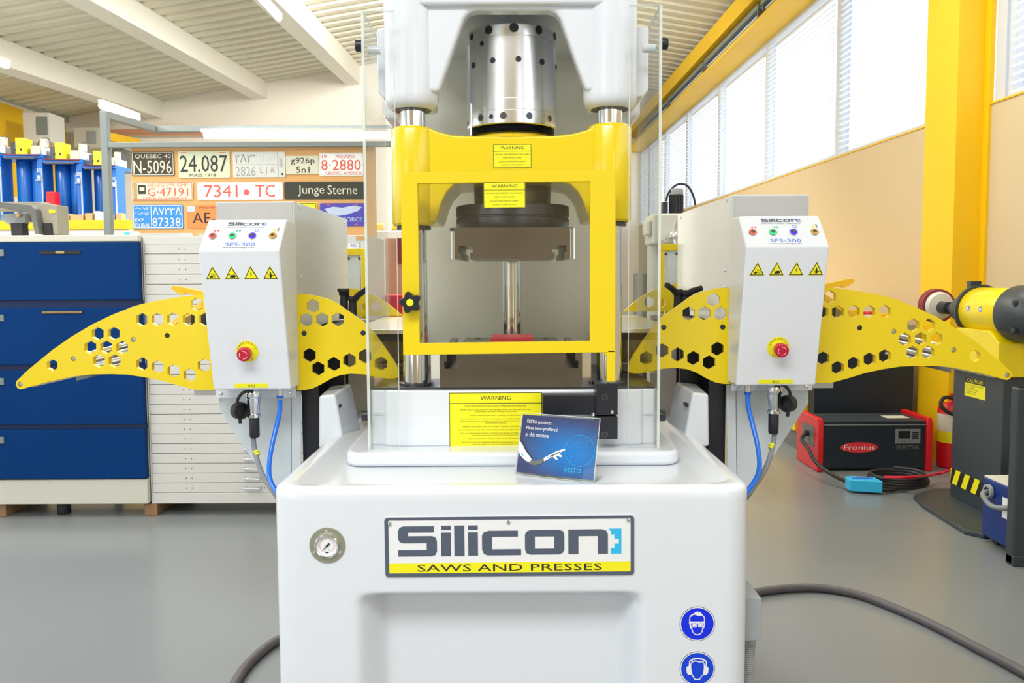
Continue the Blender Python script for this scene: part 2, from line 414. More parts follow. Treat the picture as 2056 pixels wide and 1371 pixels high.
# ---- base casting with recessed foot opening and raised tray rim
def base_mesh():
    x0, x1, y0, y1 = -HW + MXC0, HW + MXC0, YF, 2.74
    ZR = HC - (985 - 550) * YF / F
    def loop(z, ins, disp):
        pts = []
        r = max(0.055 - ins * 0.4, 0.02)
        a0, a1, b0, b1 = x0 + ins, x1 - ins, y0 + ins, y1 - ins
        n = 84
        for i in range(n + 1): pts.append((a0 + r + (a1 - a0 - 2 * r) * i / n, b0))
        for i in range(1, 8): t = -PI / 2 + PI / 2 * i / 8; pts.append((a1 - r + r * math.cos(t), b0 + r + r * math.sin(t)))
        for i in range(6): pts.append((a1, b0 + r + (b1 - b0 - 2 * r) * i / 5))
        for i in range(1, 4): t = PI / 2 * i / 4; pts.append((a1 - r + r * math.cos(t), b1 - r + r * math.sin(t)))
        for i in range(6): pts.append((a1 - r - (a1 - a0 - 2 * r) * i / 5, b1))
        for i in range(1, 4): t = PI / 2 + PI / 2 * i / 4; pts.append((a0 + r + r * math.cos(t), b1 - r + r * math.sin(t)))
        for i in range(6): pts.append((a0, b1 - r - (b1 - b0 - 2 * r) * i / 5))
        for i in range(1, 8): t = PI + PI / 2 * i / 8; pts.append((a0 + r + r * math.cos(t), b0 + r + r * math.sin(t)))
        out = []
        for x, y in pts:
            if disp and y < b0 + 0.001:
                sm = lambda a, b, t: (lambda k: k * k * (3 - 2 * k))(min(max((t - a) / (b - a), 0), 1))
                d = 0.075 * sm(-0.345, -0.285, x) * (1 - sm(0.235, 0.285, x)) * (1 - sm(zrt - 0.022, zrt + 0.016, z))
                y += d
            out.append((x, y, z))
        return out
    zrt = HC - (1216 - 550) * YF / F
    prof = [(0.0, 0.012, 1), (0.02, 0, 1)]
    for i in range(1, 9): prof.append((0.02 + (zrt - 0.06) * i / 8, 0, 1))
    for i in range(1, 15): prof.append((zrt - 0.04 + 0.07 * i / 14, 0, 1))
    for z in (0.72, 0.80, ZR - 0.03, ZR - 0.014): prof.append((z, 0, 0))
    prof += [(ZR - 0.006, 0.003, 0), (ZR - 0.0015, 0.009, 0), (ZR, 0.016, 0), (ZR, 0.036, 0), (ZR - 0.002, 0.040, 0), (ZR - 0.008, 0.046, 0), (ZR - 0.020, 0.057, 0), (ZR - 0.030, 0.070, 0), (ZR - 0.035, 0.082, 0), (ZR - 0.036, 0.095, 0)]
    vs = []; fs = []
    for z, ins, d in prof: L = loop(z, ins, d); n = len(L); vs += L
    for k in range(len(prof) - 1):
        for i in range(n):
            j = (i + 1) % n; fs.append((k * n + i, k * n + j, (k + 1) * n + j, (k + 1) * n + i))
    fs.append(tuple(range((len(prof) - 1) * n, len(prof) * n)))
    mb = MB('cast_white'); mb.add(vs, fs, True); return mb, ZR
mb, ZR = base_mesh(); base = mb.build('base', press); base.data.set_sharp_from_angle(angle=math.radians(60))
TRAY = ZR - 0.036
# ---- plinth
PY = 2.035; px0 = X_(690, 920, PY); px1 = X_(1368, 920, PY)
mb = MB('cast_white'); ZP = 0.900
mb.plate(rrect(px0, PY, px1, 2.66, 0.045, 6), a=TRAY, b=ZP, M=lambda u, v, t: (u, v, t)); mb.build('plinth', press, 0.012, 3)
# ---- bed
BY = 2.115; ZB = HC - (782 - 552) * BY / F
xa = -0.385 + MXC; xb = 0.385 + MXC
mb = MB('cast_white')
mb.plate([(xa, BY + 0.03), (xa + 0.006, BY + 0.017), (xa + 0.036, BY + 0.017), (xa + 0.042, BY + 0.006), (xa + 0.06, BY + 0.004), (xa + 0.075, BY), (xb - 0.075, BY), (xb - 0.06, BY + 0.004), (xb - 0.042, BY + 0.006), (xb - 0.036, BY + 0.017), (xb - 0.006, BY + 0.017), (xb, BY + 0.03), (xb, 2.66), (xa, 2.66)],
         a=ZP - 0.001, b=ZB - 0.006, M=lambda u, v, t: (u, v, t)); mb.build('bed', press, 0.005, 2)
mb = MB('dark_steel'); mb.box(xa + 0.004, xb - 0.004, BY + 0.022, 2.655, ZB - 0.006, ZB); mb.build('bed_plate', press, 0.001)
# ---- bolster with T-slots
bx0 = X_(883, 760, 2.13); bx1 = X_(1169, 760, 2.13); Zb0 = ZB; Zb1 = Z_(705, 2.13)
def tslot_block(name, m_, x0, x1, y0, y1, z0, z1, slots, neck_up, ch, yh=0.0):
    mb = MB(m_)
    p = [(x0, z0)]
    sl = sorted(slots)
    if not neck_up:
        for c, wn, ww, hn, hw in sl: p += [(c - wn, z0), (c - wn, z0 + hn), (c - ww, z0 + hn), (c - ww, z0 + hn + hw), (c + ww, z0 + hn + hw), (c + ww, z0 + hn), (c + wn, z0 + hn), (c + wn, z0)]
    p += [(x1, z0), (x1, z1)]
    if neck_up:
        for c, wn, ww, hn, hw in reversed(sl): p += [(c + wn, z1), (c + wn, z1 - hn), (c + ww, z1 - hn), (c + ww, z1 - hn - hw), (c - ww, z1 - hn - hw), (c - ww, z1 - hn), (c - wn, z1 - hn), (c - wn, z1)]
    p += [(x0, z1)]
    mb.plate(p, a=y0, b=y1)
    # chamfered flanks
    mb.m('chrome').plate([(x0 - ch, y0 + ch), (x0, y0), (x0, y1), (x0 - ch, y1 - ch)], a=z0, b=z1, M=lambda u, v, t: (u, v, t))
    mb.plate([(x1, y0), (x1 + ch, y0 + ch), (x1 + ch, y1 - ch), (x1, y1)], a=z0, b=z1, M=lambda u, v, t: (u, v, t))
    return mb.build(name, press)
px = lambda n: n * 2.13 / F
tslot_block('bolster', 'ground_steel', bx0, bx1, 2.13, 2.60, Zb0, Zb1,
    [(X_(907, 740, 2.13), px(9.5), px(15), px(20), px(15)), (X_(1146, 740, 2.13), px(9.5), px(15), px(20), px(15))], True, 0.026)
mb = MB('black_soft')
for x in (960, 1096): p = PZ(x, 680, Zb1); mb.cyl((p.x, p.y, Zb1 - 0.001), 0.009, 0.0022, 'Z', 20)
mb.build('tapped_hole', press)
# ---- columns
CYc = 2.20; CXL = X_(833, 600, CYc); CXR = X_(1223, 600, CYc); CR = 0.0345
ztop = Z_(-80, CYc)
for cx, cy, r in ((CXL, CYc, CR), (CXR, CYc, CR), (X_(1027.5, 600, 2.64), 2.64, 0.0335)):
    mb = MB('chrome'); mb.cyl((cx, cy, ZB), r, 2.2 - ZB if cy < 2.5 else 2.1 - ZB, 'Z', 40)
    c = mb.build('guide_column', press)
    mb = MB('black'); mb.lathe([(r + 0.001, 0), (r + 0.014, 0), (r + 0.012, 0.006), (r + 0.001, 0.008)], (cx, cy, ZB), n=32, closed=False); mb.build('base_seal', c)
# ---- rear housing
mb = MB('cast_rough'); mb.plate(rrect(-0.36 + MXC, 2.74, 0.36 + MXC, 2.95, 0.05, 5), a=0.0, b=2.15, M=lambda u, v, t: (u, v, t)); mb.build('rear_housing', press, 0.01, 2)
mb = MB('cast_white'); 
for s in (-1, 1):
    x = MXC + s * 0.355; mb.box(x - 0.001 * s, x + 0.06 * s, 2.60, 2.78, Z_(240, 2.6), 2.12)
mb.build('housing_wing', press, 0.02, 3)
# ---- crosshead (yellow)
Zc = lambda y, Y=2.14: Z_(y, Y)
Xc = lambda x, y=350, Y=2.14: X_(x, y, Y)
left = [(800, 262), (873, 263), (885, 267), (904, 271), (938, 275)]
pts = [(806, 256), (862, 257), (880, 264), (905, 270.5), (940, 273), (1028, 274), (1116, 272), (1150, 268), (1176, 261), (1194, 254), (1250, 252),
       (1250, 440), (1183, 440), (1177, 425), (1170, 402), (1160, 384), (1145, 370), (1120, 365), (1028, 364), (936, 366), (915, 367), (897, 386), (887, 406), (880, 430), (874, 445), (806, 446)]
mb = MB('yellow'); mb.plate([(X_(x, y, 2.168), Z_(y, 2.168, x)) for x, y in pts], a=2.168, b=2.44)
for cx, yb, yt in ((CXL, 452, 250), (CXR, 446, 246)):
    mb.cyl((cx, CYc, Z_(yb, 2.14, 830)), 0.0585, Z_(yt, 2.14) - Z_(yb, 2.14), 'Z', 40, 0.008)
cross = mb.build('crosshead', press, 0.018, 4, ang=40)
zbt = Z_(259, 2.2195)
mb = MB('yellow'); mb.cyl((MXC, 2.35, Z_(275, 2.24)), 0.114, zbt - Z_(275, 2.24), 'Z', 48, 0.006); mb.build('crosshead_boss', press)
for cx, y in ((CXL, 452), (CXR, 446)):
    mb = MB('dark_steel'); z = Z_(y, 2.14); mb.cyl((cx, CYc, z - 0.009), 0.047, 0.010, 'Z', 32, 0.002); mb.build('lower_bushing', press)
    mb = MB('black'); z = Z_(250 if cx < 0 else 246, 2.14); mb.cyl((cx, CYc, z - 0.001), 0.0375, 0.004, 'Z', 32); mb.build('wiper_ring', press)
x0, x1, z0, z1 = X_(990, 313, 2.168), X_(1067, 313, 2.168), Z_(337.5, 2.168), Z_(289.5, 2.168)
L4 = [('MOVING PARTS BENEATH THIS GUARD', .43, .88), ('KEEP HANDS CLEAR', .57, .48), ('DO NOT REMOVE ANY SAFETY', .73, .70), ('GUARD, COVER OR SIGN', .87, .58)]
def wl(Y, x0, x1, z0, z1, lines, hh, tw, t=0.0012, parent=press, tilt=0.0, lh=0.05):
    fr = frame((x0, Y, z0), (1, 0, tilt), (-tilt, 0, 1), (0, -1, 0))
    return label_panel(fr, x1 - x0, z1 - z0, lines, hh, tw, t, lh).build('warning_label', parent)
wl(2.1675, x0, x1, z0, z1, L4, 0.30, 0.6, parent=cross, tilt=0.004)
# ---- cylinder
CYL = 2.35; CR1 = 0.1305; zf = lambda y: Z_(y, CYL - CR1)
mb = MB('steel')
r = CR1
prof = [(0.03, zf(247)), (r - .004, zf(247)), (r, zf(245)), (r, zf(219.2)), (r - .0012, zf(218.8)), (r - .0012, zf(218)), (r, zf(217.6)), (r, zf(196.4)), (r - .0015, zf(196)), (r - .0015, zf(195)), (r - .001, zf(194.6)),
        (r - .001, zf(71.5)), (r - .003, zf(71)), (r - .003, zf(69.5)), (r, zf(69)), (r, zf(47)), (r - .006, zf(43)), (0.02, zf(43))]
prof = [(a, b) for a, b in prof]
mb.lathe(prof, (MXC, CYL, 0), n=96, closed=False)
cyl = mb.build('piston_cylinder', press); cyl.data.set_sharp_from_angle(angle=math.radians(30))
def radial_hole(xp, yp, rp, m_='black', name='bolt_hole', rr=CR1):
    xw = X_(xp, yp, CYL - rr) - MXC
    for _ in range(3):
        a = math.asin(max(-0.98, min(0.98, xw / rr))); Y = CYL - rr * math.cos(a); xw = X_(xp, yp, Y) - MXC
    a = math.asin(max(-0.98, min(0.98, xw / rr))); Y = CYL - rr * math.cos(a); z = Z_(yp, Y, xp)
    n = Vector((math.sin(a), -math.cos(a), 0)); u = Vector((math.cos(a), math.sin(a), 0)); c = Vector((MXC, CYL, z)) + n * (rr + 0.0004)
    R_ = rp * Y / F
    mb = MB(m_); N = 18
    vs = [c + u * R_ * math.cos(2 * PI * i / N) + Vector((0, 0, 1)) * R_ * math.sin(2 * PI * i / N) for i in range(N)]
    vs2 = [v * 1.0 - n * 0.004 for v in vs]
    mb.add(vs + vs2, [tuple(range(N)), tuple(range(N, 2 * N))] + [(i, (i + 1) % N, N + (i + 1) % N, N + i) for i in range(N)])
    mb.m('chrome' if m_ != 'black' else 'dark_steel')
    ring = [c + n * 0.0003 + (u * math.cos(2 * PI * i / N) + Vector((0, 0, 1)) * math.sin(2 * PI * i / N)) * R_ * k for k in (1.0, 1.14) for i in range(N)]
    mb.add(ring, [(i, (i + 1) % N, N + (i + 1) % N, N + i) for i in range(N)])
    return mb.build(name, cyl)
for x, y, r_ in ((947, 74, 6), (981, 60, 7.5), (1032, 55, 8), (1082, 60, 7.5), (1114, 73, 7)): radial_hole(x, y, r_)
for x, y, r_ in ((967, 87, 4), (950, 131, 5), (989, 121, 5), (1041, 118, 5.2), (1089, 124, 5.2), (1118, 135, 5), (986, 234, 4)): radial_hole(x, y, r_)
for x, y, r_ in ((965, 236.5, 6.5), (1011, 232, 7), (1063, 232.5, 7), (1104, 238, 6.5), (939, 248, 6)): radial_hole(x, y, r_, 'dark_steel')
mb = MB('chrome'); p = P(946, 240, 2.235); mb.cyl((p.x, p.y, Z_(272, 2.235)), 0.0036, Z_(208, 2.235) - Z_(272, 2.235), 'Z', 12); mb.build('anti_rotation_pin', press)
mb = MB('black')
pr = []
for i in range(5): z = zf(263) + i * (zf(247) - zf(263)) / 5; dz = (zf(247) - zf(263)) / 5; pr += [(0.119, z), (0.123, z + dz * .5), (0.119, z + dz)]
mb.lathe(pr, (MXC, CYL, 0), n=64, smooth=False); mb.build('thread', press)
# ---- ram, flange and slide plate
mb = MB('ground_steel'); mb.cyl((MXC, 2.34, Z_(412, 2.24)), 0.112, Z_(364, 2.24) - Z_(412, 2.24), 'Z', 64, 0.004); mb.build('ram', press)
mb = MB('dark_steel'); zz = lambda y: Z_(y, 2.19)
mb.lathe([(0.03, zz(457)), (.164, zz(457)), (.1655, zz(455)), (.1655, zz(434)), (.163, zz(432.5)), (.163, zz(430.5)), (.1655, zz(429)), (.1655, zz(408)), (.163, zz(406)), (0.03, zz(406))], (MXC, 2.355, 0), n=80, closed=False)
f_ = mb.build('ram_flange', press); f_.data.set_sharp_from_angle(angle=math.radians(30))
sy = 2.165; sx0 = X_(913, 490, sy); sx1 = X_(1145, 490, sy); px = lambda n: n * sy / F
tslot_block('slide_plate', 'ground_steel', sx0, sx1, sy, 2.54, Z_(520, sy), Z_(456.5, sy),
    [(X_(935, 500, sy), px(9), px(14), px(13), px(14)), (X_(1123, 500, sy), px(9), px(14), px(13), px(14))], False, 0.014)
# ---- crown casting
YC = 2.13
pc = [(885, 193), (905, 132), (935, 48), (943, 37), (958, 32.5), (1028, 32.5), (1100, 32.5), (1114, 37), (1122, 48), (1152, 132), (1174, 191),
      (1262, 190), (1262, -70), (794, -70), (794, 193)]
mb = MB('cast_white'); mb.plate([(X_(x, y, 2.195), Z_(y, 2.195, x)) for x, y in pc], a=YC + .015, b=2.195)
mb.box(X_(778, 0, YC), X_(1283, 0, YC), YC + 0.02, 2.80, Z_(-10, YC), Z_(-90, YC))
for cx in (CXL, CXR):
    z0 = Z_(210, 2.12, 833); z1 = Z_(-85, YC)
    mb.lathe([(0.035, z0), (0.052, z0), (0.064, z0 + 0.006), (0.071, z0 + 0.018), (0.0725, z0 + 0.035), (0.0725, z1)], (cx, CYc - 0.005, 0), n=48, closed=False)
    mb.box(cx - 0.05, cx + 0.05, CYc, 2.42, z0 + 0.03, z1)
crown = mb.build('crown', press, 0.012, 3, ang=50)
mb = MB('cast_white')
for s, pxs in ((-1, (757, 800)), (1, (1258, 1303))):
    xs = sorted((X_(pxs[0], 120, 2.2), X_(pxs[1], 120, 2.2)))
    o = xs[0] if s < 0 else xs[1]; i_ = xs[1] if s < 0 else xs[0]
    zt, zb_ = (Z_(52, 2.2), Z_(196, 2.2))
    mb.plate([(i_, zt + .004), (o, zt - .004), (o, zb_ + .018), (o - s * .016, zb_), (i_, zb_ - .002)], a=2.2, b=2.5)
mb.build('crown_flange', press, 0.006, 3)
mb = MB('cast_white'); mb.box(X_(838, 20, YC), X_(1220, 20, YC), YC - .004, YC + .03, Z_(9, YC), Z_(-60, YC)); mb.build('crown_rib', press, 0.01, 3)
for cx in (CXL, CXR):
    mb = MB('black'); z0 = Z_(210, 2.12, 833); mb.lathe([(0.035, z0 - 0.001), (0.051, z0 - 0.001), (0.051, z0 + 0.006), (0.035, z0 + 0.006)], (cx, CYc, 0), n=40, closed=False); mb.build('upper_seal', press)
mb = MB('yellow')
for x in (985, 1065): mb.box(X_(x - 22, 20, 2.5), X_(x - 10, 20, 2.5), 2.46, 2.6, Z_(70, 2.5), Z_(12, 2.5))
mb.box(X_(950, 20, 2.6), X_(1110, 20, 2.6), 2.6, 2.66, Z_(60, 2.6), Z_(10, 2.6)); mb.build('rear_bracket', press, 0.003)
# ---- guard frame with pane
GY = 2.052
gx0, gx1, gz0, gz1 = X_(807, 530, GY), X_(1236, 530, GY), Z_(710, GY), Z_(343, GY)
hx0, hx1, hz0, hz1 = X_(840.5, 530, GY), X_(1185, 530, GY), Z_(687, GY), Z_(366, GY)
tl = 0.007
def sk(p): return [(x, z + (x - MXC) * tl) for x, z in p]
mb = MB('yellow_plate'); mb.plate(sk([(gx0, gz0), (gx1, gz0), (gx1, gz1), (gx0, gz1)]), [sk([(hx0, hz0), (hx1, hz0), (hx1, hz1), (hx0, hz1)])], GY, GY + 0.018)
gf = mb.build('guard_frame', press, 0.0015, 2)
mb = MB('yellow_plate'); xr0, xr1 = X_(1218.5, 740, GY), X_(1236, 740, GY)
mb.box(xr0, xr1, GY, GY + 0.018, Z_(768, GY), gz0 + 0.01); mb.plate([(X_(1211, 712, GY), gz0 + .002), (xr0 + .0005, gz0 - 0.012), (xr0 + .0005, gz0 + .002)], a=GY, b=GY + .018); mb.build('hinge_rod', gf, 0.004, 3)
mb = MB('pane'); mb.plate(sk([(hx0 - .01, hz0 - .01), (hx1 + .01, hz0 - .01), (hx1 + .01, hz1 + .01), (hx0 - .01, hz1 + .01)]), a=GY + 0.018, b=GY + 0.021); mb.build('guard_pane', gf)
c = P(823, 607.5, GY - 0.03)
mb = MB('black'); N = 80; pr = []
for i in range(N):
    t = 2 * PI * i / N; rr = (19.0 + 3.3 * math.cos(5 * (t - PI / 2 - 0.25) )) * GY / F; pr.append((c.x + rr * math.cos(t), c.z + rr * math.sin(t)))
mb.plate(pr, a=GY - 0.03, b=GY - 0.006); mb.cyl((c.x, GY - 0.006, c.z), 0.012, 0.008, 'Y', 20); k = mb.build('star_knob', gf, 0.003, 3)
mb = MB('yellow_sticker'); mb.cyl((c.x, GY - 0.0315, c.z), 7.2 * GY / F, 0.003, 'Y', 24, 0.0006); mb.build('knob_cap', gf)
GYp = GY + 0.0175
wl(GY - 0.001, X_(971, 390, GY), X_(1055, 390, GY), Z_(418, GY), Z_(365.5, GY), L4, 0.31, 0.62, parent=gf, tilt=0.006)
# ---- hinge blocks (black)
HY = 2.062
mb = MB('black'); mb.box(X_(1090, 815, HY), X_(1200, 815, HY), HY + .012, BY + 0.004, Z_(835, HY), Z_(795, HY)); mb.build('hinge_arm', press, 0.002)
for ya, yb in ((770, 834), (836.5, 882)):
    mb = MB('black'); mb.box(X_(1197, 815, HY), X_(1240, 815, HY), HY - .004, BY + 0.004, Z_(yb, HY), Z_(ya, HY))
    hb = mb.build('hinge_block', press, 0.002)
    p = P(1214, 797 if ya == 770 else 872, HY - .004); mb = MB('dark_steel'); mb.cyl((p.x, HY - .0065, p.z), 7 * HY / F, 0.003, 'Y', 20); mb.m('black_soft').cyl((p.x, HY - .007, p.z), 3.6 * HY / F, 0.0034, 'Y', 6); mb.build('cap_screw', hb)
for x, y in ((1190, 831), (1228, 826)):
    mb = MB('chrome'); p = P(x, y, HY); mb.cyl((p.x, HY - .008, p.z), 3.6 * HY / F, 0.022, 'Y', 16, 0.001); mb.build('set_screw', press)
mb = MB('chrome'); mb.cyl((X_(1227, 772, HY), HY + .010, Z_(772, HY)), 0.006, 0.012, 'Z', 16); mb.build('hinge_pin', press)
# ---- large warning sticker on the bed
BL = [('MAKE CERTAIN EVERYONE IS CLEAR OF PRESS BEFORE OPERATING', .245, .66), ('NEVER PLACE YOUR HANDS IN THE DIE AREA WHILE THE MAIN DRIVE MOTOR', .312, .75), ('IS RUNNING, OR THE FLYWHEEL IS ROTATING', .348, .44),
      ('DO NOT REMOVE ANY SAFETY GUARD, COVER OR SIGN', .415, .56), ('OPERATE, SERVICE OR ADJUST THIS PRESS ONLY AFTER PROPER TRAINING', .478, .76), ('AND READING AND UNDERSTANDING THE INSTRUCTIONS IN THE USERS', .514, .77), ('MAINTENANCE MANUAL', .55, .23),
      ('OPERATE THIS PRESS ONLY WITH SAFETY GUARDS PROPERLY IN PLACE', .615, .72), ('SEE MANUAL FOR MORE DETAILS REGARDING THE SAFE OPERATION OF THIS PRESS', .675, .80), ('TEST ALL OPERATOR CONTROL STATIONS AND MODES OF OPERATION BEFORE', .735, .76), ('EACH SHIFT, EACH JOB RUN AND AFTER EACH BREAKDOWN', .772, .52),
      ('TURN OFF CONTROL CIRCUIT WHEN YOU LEAVE THE MACHINE', .838, .60), ('FAILURE TO FOLLOW SAFE PRESS OPERATING PROCEDURES COULD RESULT IN', .90, .74), ('SERIOUS INJURY TO YOU OR ANOTHER EMPLOYEE', .938, .5)]
wl(BY - 0.0002, X_(902, 843, BY), X_(1088.5, 843, BY), Z_(898.5, BY), Z_(787.5, BY), BL, 0.195, 0.33, 0.0016, lh=0.022)
# ---- side guards: L-shaped clear acrylic with black knobs
for s in (-1, 1):
    xo = MXC + s * 0.3835; ys = 2.075; zt = Z_(20 if s < 0 else 11, ys); zb_ = ZP + 0.0005
    xi = MXC + s * 0.300
    mb = MB('acrylic')
    mb.box(xo, xi, ys, ys + 0.006, zb_, zt); mb.box(xo, xo - s * 0.006, ys + 0.006, 2.46, zb_, zt)
    g = mb.build('side_guard', press)
    mb = MB('acrylic_edge')
    mb.box(xo + s * .0004, xo - s * 0.0062, ys - 0.0006, ys + .0066, zb_, zt)
    mb.box(xi, xi - s * -0.0014, ys - .0004, ys + 0.0062, zb_, zt)
    mb.box(xo, xi, ys - .0002, ys + 0.006, zt - 0.0015, zt + .0008); mb.box(xo, xo - s * 0.006, ys, 2.46, zt - 0.0015, zt + .0008)
    mb.build('polished_edge', g)
    for yp in ((92 if s < 0 else 88), 834):
        z = Z_(yp, 2.098, 1028 + s * 300)
        mb = MB('black'); mb.cyl((xo + (0 if s > 0 else -0.019), 2.098, z), 0.0155, 0.019, 'X', 24, 0.002); mb.build('knob', g)
        mb = MB('sheet_white'); a = xo - s * 0.006; b_ = MXC + s * 0.345; mb.cyl((min(a, b_), 2.14, z), 0.011, abs(a - b_), 'X', 20); mb.build('standoff', g)
# ---- gusset blocks beside the plinth
for s in (-1, 1):
    def q(x, y, Y): 
        p = P(x, y, Y); return (p.x, p.y, p.z) if s < 0 else (2 * MXC - p.x + 0.002, p.y, p.z)
    dz = 0.0
    v = [q(640, 890, 2.27), q(692, 893, 2.27), q(728, 858, 2.46), q(655, 858, 2.46), q(640, 795, 2.27), q(672, 791, 2.27), q(705, 769, 2.46), q(662, 775, 2.46)]
    v[0] = (v[0][0], v[0][1], TRAY - .002); v[1] = (v[1][0], v[1][1], TRAY - .002); v[2] = (v[2][0], v[2][1], TRAY - .002); v[3] = (v[3][0], v[3][1], TRAY - .002)
    mb = MB('cast_white'); mb.hexv(v); gb = mb.build('gusset_block', press, 0.008, 3)
    c = q(684, 815, 2.30); mb = MB('black'); mb.cyl((c[0] - .004, c[1] - .012, c[2]), 0.006, 0.02, 'Y', 14); mb.build('threaded_hole', gb)
# ---- gauge
gx, gz = X_(657.5, 1094, YF), Z_(1094, YF, 657)
mb = MB('tin'); mb.lathe([(0.0225, 0), (0.0392, 0), (0.0392, -0.002), (0.0385, -0.003), (0.0225, -0.003)], (gx, YF, gz), 'Y', 48, closed=False); g = mb.build('pressure_gauge', press)
mb = MB('chrome'); mb.lathe([(0.0255, -0.003), (0.0262, -0.009), (0.0245, -0.011), (0.0225, -0.010), (0.0222, -0.004)], (gx, YF, gz), 'Y', 48, closed=False); mb.build('bezel', g)
mb = MB('print_white'); mb.cyl((gx, YF - .0045, gz), 0.0223, 0.003, 'Y', 40); fr = front(YF - 0.0046)
mb.m('print_red')
for i in range(25):
    a = math.radians(225 - 270 * i / 24); r1 = .0155; r2 = .0172 if i % 4 else .0185
    d = (math.cos(a), math.sin(a)); n_ = (-d[1] * .00025, d[0] * .00025)
    mb.flat([(gx + d[0] * r1 - n_[0], gz + d[1] * r1 - n_[1]), (gx + d[0] * r2 - n_[0], gz + d[1] * r2 - n_[1]), (gx + d[0] * r2 + n_[0], gz + d[1] * r2 + n_[1]), (gx + d[0] * r1 + n_[0], gz + d[1] * r1 + n_[1])], fr, 0.0002)
mb.flat(circ(gx, gz, .0156, 40), fr, .0002, [circ(gx, gz, .0152, 40)])
mb.m('print_black').flat(rrect(gx - .0035, gz - .0165, gx + .0035, gz - .0135, .0004, 1), fr, 0.0003)
mb.m('gold').flat(circ(gx - .0045, gz - .0095, .0014, 10), fr, .0003); mb.flat(circ(gx + .0045, gz - .0095, .0014, 10), fr, .0003); mb.build('dial', g)
mb = MB('print_black'); a = math.radians(226); d = Vector((math.cos(a), math.sin(a))); n_ = Vector((-d.y, d.x)); c2 = Vector((gx, gz))
mb.plate([tuple(c2 + d * .0145), tuple(c2 - d * .003 + n_ * .0015), tuple(c2 - d * .008 + n_ * .0022), tuple(c2 - d * .008 - n_ * .0022), tuple(c2 - d * .003 - n_ * .0015)], a=YF - .0072, b=YF - .0064); mb.cyl((gx, YF - .0078, gz), .0022, .0022, 'Y', 14); mb.build('needle', g)
for a in (90, 210, 330):
    mb = MB('chrome'); mb.cyl((gx + .032 * math.cos(math.radians(a)), YF - .005, gz + .032 * math.sin(math.radians(a))), .0032, .0025, 'Y', 14, .0008); mb.build('screw', g)
# ---- name plate
def cp(x, y): return (580 + x / 2.7053, 940 + y / 2.7053)
a = cp(520, 258); b_ = cp(1878, 585)
NX0, NX1 = X_(a[0], 1097, YF), X_(b_[0], 1097, YF); NZ1 = Z_(a[1] , YF, 1022); NZ0 = Z_(b_[1], YF, 1022)
NW = NX1 - NX0; NH = NZ1 - NZ0; tl2 = 0.004
fr = frame((NX0, YF, NZ0 - NW / 2 * tl2), (1, 0, tl2), (-tl2, 0, 1), (0, -1, 0))
U = lambda x: (x - 520) / 1358 * NW
V = lambda y: (585 - y) / 327 * NH
mb = MB('print_white'); mb.plate(rrect(0, 0, NW, NH, .008), a=0.0002, b=.002, M=fr)
mb.m('print_slate').plate(rrect(.001, .001, NW - .001, NH - .001, .0075), [rrect(U(544), V(563), U(1856), V(276), .002)], a=.002, b=.0028, M=fr)
mb.m('yellow_sticker').rect(fr, U(544), V(563), U(1856), V(508), .0022)
npl = mb.build('name_plate', press)
mb = MB('print_slate'); logo(mb, fr, U(595), V(472), U(1806), V(306), lift=.0024); mb.build('logo', npl)
mb = MB('print_black'); mb.text('SAWS AND PRESSES', fr, U(698), V(555), U(1700), V(517), .0026); mb.build('lettering', npl)
for x, y in ((552, 292), (1194, 288), (1843, 282)):
    mb = MB('chrome'); c = fr(U(x), V(y), 0.005); mb.cyl((c[0], c[1] - .001, c[2]), .0042, .004, 'Y', 16, .0012); mb.build('screw', npl)
